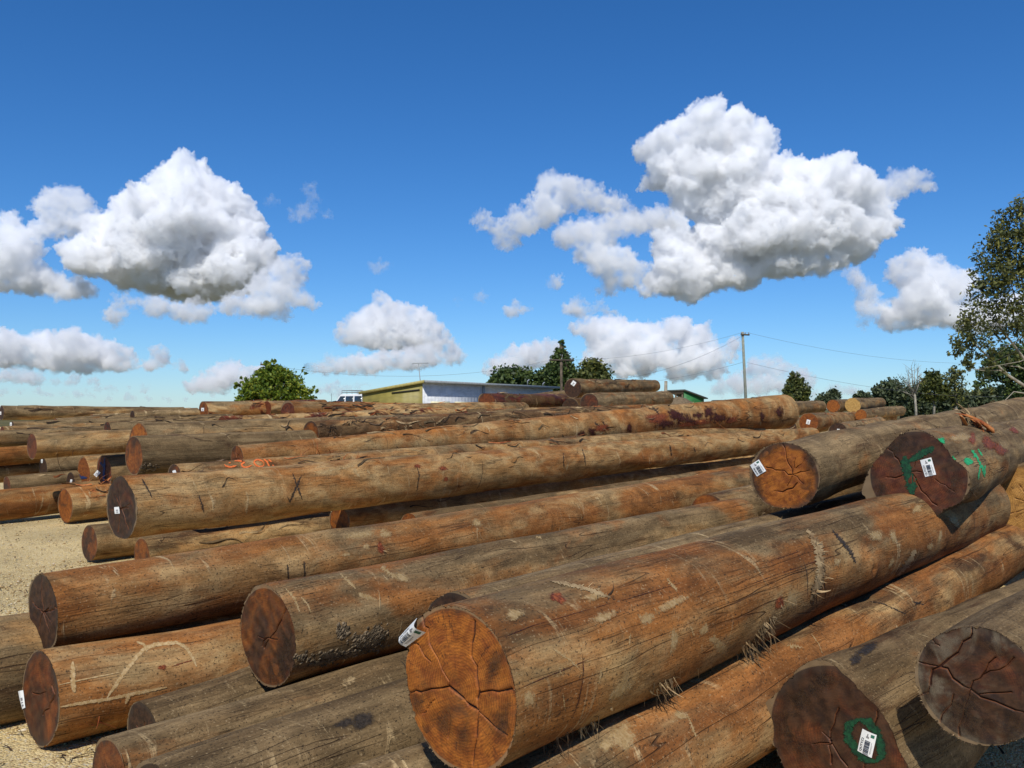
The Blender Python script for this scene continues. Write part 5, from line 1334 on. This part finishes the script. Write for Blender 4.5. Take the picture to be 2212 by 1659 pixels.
def shed():
    D0 = 55.0
    c = at(912, 885, D0); c.z = 0
    o = empty('shed', c, 'low shed with an olive end and a long white corrugated wall beyond the logs', 'shed')
    far = at(1200, 885, 70.5); far.z = 0
    ex = (far - c); Ln = ex.length; ex.normalize()
    ey = Vector((-ex.y, ex.x, 0))                   # towards the back left
    W = 4.8
    zt, zb = 3.42, 2.78
    P = lambda a, b, z: ex * a + ey * b + Vector((0, 0, z))
    z2 = 3.38
    quad('end_wall', [P(0, W, 0), P(0, 0, 0), P(0, 0, zt), P(0, W, zb)], OLIVE, o)
    m = MB(); m.box(0, 1, -.03, .03, 0, 1, 0)
    fr = quad('long_wall', [P(.04, 0, 0), P(7.0, 0, 0), P(7.0, 0, zt - .06), P(.04, 0, zt - .06)], ZINC, o)
    quad('long_wall', [P(7.25, .25, 0), P(Ln, .25, 0), P(Ln, .25, zt - .06), P(7.25, .25, zt - .06)], ZINC, o)
    quad('back_wall', [P(Ln, W, 0), P(0, W, 0), P(0, W, zb), P(Ln, W, zb)], ZINC, o)
    quad('end_wall', [P(Ln, .26, 0), P(Ln, W, 0), P(Ln, W, zb), P(Ln, .26, zt - .02)], ZINC, o)
    quad('roof', [P(-.12, -.22, zt + .10), P(Ln + .2, -.22, zt + .10), P(Ln + .2, W + .15, zb + .06), P(-.12, W + .15, zb + .06)], ROOFM, o, .09)
    quad('barge_board', [P(-.15, W + .16, zb - .10), P(-.15, -.24, zt - .06), P(-.15, -.24, zt + .12), P(-.15, W + .16, zb + .08)], plain('olive_trim', (.33, .28, .09), .5), o, .03)
    quad('gutter', [P(-.1, -.30, zt - .05), P(Ln + .2, -.30, zt - .05), P(Ln + .2, -.30, zt + .11), P(-.1, -.30, zt + .11)], TRIMG, o, .08)
    quad('downpipe', [P(7.02, -.08, 0), P(7.24, -.08, 0), P(7.24, -.08, zt - .04), P(7.02, -.08, zt - .04)], TRIMG, o, .12)
    for k, (a0, a1) in enumerate(((.9, 3.0), (3.6, 5.3), (9.3, 10.6), (11.6, 13.0))):
        yy = -.05 if a1 < 7 else .20
        w_ = quad('window', [P(a0, yy, 1.05), P(a1, yy, 1.05), P(a1, yy, 2.22), P(a0, yy, 2.22)], CREAM, o, .05)
        mid = (a0 + a1) / 2
        quad('pane', [P(a0 + .08, yy - .02, 1.12), P(mid - .05, yy - .02, 1.12), P(mid - .05, yy - .02, 2.13), P(a0 + .08, yy - .02, 2.13)], GLASSM, w_, .015)
        quad('pane', [P(mid + .05, yy - .02, 1.12), P(a1 - .08, yy - .02, 1.12), P(a1 - .08, yy - .02, 2.13), P(mid + .05, yy - .02, 2.13)], GLASSM, w_, .015)
    quad('slot_vent', [P(-.05, 2.35, 2.72), P(-.05, .18, 2.90), P(-.05, .18, 2.98), P(-.05, 2.35, 2.80)], DARKIN, o, .03)
    for (x, y0, h) in ((1150, 822, .45), (1190, 828, .30)):
        a = (x - 912) / (1200 - 912) * Ln
        MB().tube([P(a, .8, zt - .1), P(a, .8, zt + h + .05), P(a + .1, .7, zt + h + .15)], .05, 7).build('vent_pipe', TRIMG, o)
    # aerial on the gable corner
    b = at(909, 836, 55.3)
    ae = empty('aerial', b, 'thin television aerial mast on the corner of the olive shed', 'aerial')
    mb = MB(); tp = at(904, 785, 55.3) - b
    mb.tube([(0, 0, -.3), (0, 0, 0), tp], [.032, .032, .024], 6).build('mast', TRIMG, ae)
    mb = MB(); mb.tube([tp + Vector((-.38, 0, 0)), tp + Vector((.62, 0, .02))], .026, 6)
    for k in range(6): mb.tube([tp + Vector((-.3 + k * .17, -.22, 0)), tp + Vector((-.3 + k * .17, .22, 0))], .008, 5)
    mb.build('antenna', TRIMG, ae)
shed()
def green_shed():
    D = 60.0
    c = at(1477, 885, D); c.z = 0
    o = empty('shed', c, 'small open fronted shed with a bright green side wall, right of the far log pile', 'shed')
    P = lambda x, y, z: Vector((x, y, z))
    k = D / FPX
    x0, x1 = -37 * k, 50 * k
    zt = EYE + 41.5 * k; zr = EYE + 24 * k; dz = 1.8
    quad('side_wall', [P(.02, 0, 0), P(x1, .9, 0), P(x1, .9, zr), P(.02, 0, zt)], GREENS, o)
    quad('roof', [P(x0, -.1, zt + .02), P(.06, -.12, zt + .08), P(x1 + .25, .8, zr + .06), P(x1 - .9, 3.2, zr + .04)], plain('dark_roof', (.07, .08, .075), .6), o, .08)
    quad('back_wall', [P(x0, 2.6, 0), P(x1 - .8, 3.1, 0), P(x1 - .8, 3.1, zr), P(x0, 2.6, zt - .5)], DARKIN, o)
    for a in (x0 + .1, x0 * .45, -.08):
        MB().tube([P(a, .05, 0), P(a, .05, zt - .02)], .06, 6).build('post', BARK_DARK, o)
    quad('beam', [P(x0, 0, zt - .28), P(0, -.02, zt - .24), P(0, -.02, zt), P(x0, 0, zt - .02)], plain('weathered_beam', (.10, .075, .05), .9), o, .08)
green_shed()
MB().tube([at(1437, 905, 50), at(1438, 846, 50), at(1438.5, 823, 50)], [.10, .095, .085], 10).build('timber_post', BARK_PALE, label='short timber post standing left of the green shed', cat='post')
# heap of soil
def mound():
    D = 42; b = at(1466, 880, D); v, f = [], []
    rng = np.random.default_rng(9); n = 28
    th = np.linspace(0, 2 * math.pi, n, endpoint=False)
    V = []
    for i, (r, z) in enumerate(((1.15, -.75), (.85, -.3), (.55, .0), (.3, .17), (.12, .245))):
        for t in th: V.append((math.cos(t) * r * 1.1 * rng.uniform(.92, 1.08), math.sin(t) * r * rng.uniform(.92, 1.08), z + rng.uniform(-.03, .03)))
    V.append((0, 0, .26)); F = [(i * n + j, i * n + (j + 1) % n, (i + 1) * n + (j + 1) % n, (i + 1) * n + j) for i in range(4) for j in range(n)]
    T = [(4 * n + j, 4 * n + (j + 1) % n, 5 * n) for j in range(n)]
    o = link('dirt_mound', mesh_np('dirt_mound', np.array(V), [np.array(F), np.array(T)]), M_MUD, label='small heap of brown soil in front of the green shed', cat='mound')
    o.location = b + Vector((0, 0, .24))
mound()

# ---------------------------------------------------------------- poles and wires
POLEM = plain('weathered_pole', (.24, .25, .20), .9, .1, var=.2)
def pole(label, D, x0, x1, ytop, r, arms, mat=POLEM):
    b = at(x1, 905, D); b.z = 0
    o = empty('utility_pole', b, label, 'utility pole')
    tp = at(x0, ytop, D) - b
    MB().tube([(0, 0, 0), tp * .5, tp], [r * 1.25, r * 1.1, r], 10).build('pole', mat, o)
    for (xa, xb, y, rr) in arms:
        p, q_ = at(xa, y, D) - b, at(xb, y + .6, D) - b
        d = (q_ - p).normalized()
        m = MB(); m.tube([p + Vector((0, -r - .05, 0)), q_ + Vector((0, -r - .05, 0))], rr, 4); a = m.build('crossarm', BARK_DARK, o)
        for f in (.08, .5, .92):
            s = p.lerp(q_, f) + Vector((0, -r - .05, rr))
            MB().tube([s, s + Vector((0, 0, .08)), s + Vector((0, 0, .16))], [.03, .05, .02], 7).build('insulator', TRIMG, a)
    return o
pole('tall grey utility pole with wires standing right of the green shed', 75, 1604, 1614, 717, .105, [(1599, 1618, 723, .07)])
pole('utility pole poking out behind the left side of the vine covered bush', 70, 579, 580, 786, .13, [(564, 580, 787.5, .07)])
pole('brown utility pole with a crossarm in front of the pointed tree', 84, 1212, 1214, 778, .12, [(1186, 1240, 778, .07)], BARK_DARK)
WIREM = plain('dark_wire', (.12, .12, .13), .6)
def wire(label, p, q_, sag, r=.009):
    a, b = at(*p), at(*q_)
    pts = [a.lerp(b, i / 16) - Vector((0, 0, sag * 4 * (i / 16) * (1 - i / 16))) for i in range(17)]
    m = MB(); m.tube([x - a for x in pts], r, 5)
    o = m.build('power_line', WIREM, label=label, cat='power line', group='overhead wires in the yard'); o.location = a
wire('upper wire from the tall pole to the pole in front of the pointed tree', (1601,719,75), (1190,777,84), .7)
wire('second wire from the tall pole, dropping steeply to the left', (1601,727,75), (1236,826,70), 1.0, .011)
wire('lowest wire from the tall pole, running left behind the topmost log', (1607,782,75), (1236,834,84), .6)
wire('upper wire leaving the tall pole to the right', (1612,718,75), (2300,770,105), 1.6)
wire('lower wire leaving the tall pole to the right', (1613,783,75), (2300,846,120), 1.6, .011)
wire('wire from the pole behind the bush to the pole at the pointed tree', (572,788,70), (1190,778,84), 1.2)

# ---------------------------------------------------------------- parked four wheel drive, mostly hidden by the logs
def vehicle():
    D = 60.0
    b = at(757, 905, D); b.z = 0.80
    o = empty('parked_car', b, 'white four wheel drive with a roof rack, mostly hidden left of the olive shed', 'car', rz=rad(-128))
    WH = plain('white_car_paint', (.74, .75, .74), .3, .5, var=.03)
    BL = plain('black_car_trim', (.025, .025, .028), .5)
    TY = plain('car_tyre', (.02, .02, .02), .9)
    m = MB(); m.box(-.92, .92, -2.2, 2.25, .55, 1.18, .10); m.box(-.86, .86, -2.25, -.75, 1.10, 1.32, .09); m.build('body', WH, o)
    cb = MB()
    pr = [(-.80, 1.18), (.80, 1.18), (.70, 1.86), (-.70, 1.86)]
    me = bmesh.new()
    lo = [me.verts.new((x, y, 1.17)) for x, y in ((-.88, -.85), (.88, -.85), (.88, 2.2), (-.88, 2.2))]
    hi = [me.verts.new((x, y, 1.95)) for x, y in ((-.76, -.15), (.76, -.15), (.76, 2.05), (-.76, 2.05))]
    for k in range(4): me.faces.new((lo[k], lo[(k + 1) % 4], hi[(k + 1) % 4], hi[k]))
    me.faces.new(hi)
    me.faces.new(lo[::-1]); bmesh.ops.bevel(me, geom=me.edges[:], offset=.05, segments=2, affect='EDGES'); cb.add(me)
    cb.build('cab', WH, o)
    gl = plain('car_glass', (.03, .04, .045), .08, .6)
    def side(s):
        X = lambda z: s * (.885 - (z - 1.17) * .154 + .012)
        for (y0, y1, t0, t1) in ((-.62, .32, -.10, .34), (.44, 1.18, .42, 1.16), (1.30, 2.05, 1.28, 1.95)):
            quad('window', [(X(1.26), y0 + .05, 1.26), (X(1.26), y1, 1.26), (X(1.80), t1, 1.80), (X(1.80), t0, 1.80)][::1 if s > 0 else -1], gl, o, .012)
    side(1); side(-1)
    quad('windscreen', [(-.74, -.775, 1.26), (.74, -.775, 1.26), (.66, -.27, 1.82), (-.66, -.27, 1.82)], gl, o, .012)
    for sx in (-1, 1):
        for y in (-1.42, 1.38):
            q_ = MB(); q_.tube([(sx * .93, y, .38), (sx * .70, y, .38)], .38, 20); w_ = q_.build('wheel', TY, o)
            q_ = MB(); q_.tube([(sx * .945, y, .38), (sx * .90, y, .38)], .22, 14); q_.build('rim', TRIMG, w_)
    rk = MB()
    for y in (-.05, .45, .95, 1.45, 1.95): rk.tube([(-.72, y, 2.06), (.72, y, 2.06)], .02, 6)
    for x in (-.72, .72):
        rk.tube([(x, -.05, 2.06), (x, 1.95, 2.06)], .022, 6); rk.tube([(x, -.05, 2.18), (x, 1.95, 2.18)], .022, 6)
        for y in (-.05, .45, .95, 1.45, 1.95): rk.tube([(x, y, 1.93), (x, y, 2.18)], .016, 5)
    rk.tube([(-.72, -.05, 2.18), (.72, -.05, 2.18)], .022, 6)
    for k in range(9): rk.tube([(-.6 + k * .15, -.05, 2.07), (-.6 + k * .15, 1.95, 2.07)], .012, 5)
    rk.build('roof_rack', TRIMG, o)
    for sx in (-1, 1): MB().box(sx * .93, sx * 1.12, -.62, -.48, 1.28, 1.46, .03).build('mirror', BL, o)
    MB().tube([(.8, -1.0, 1.3), (.82, -1.0, 2.0)], .012, 5).build('snorkel', BL, o)
vehicle()
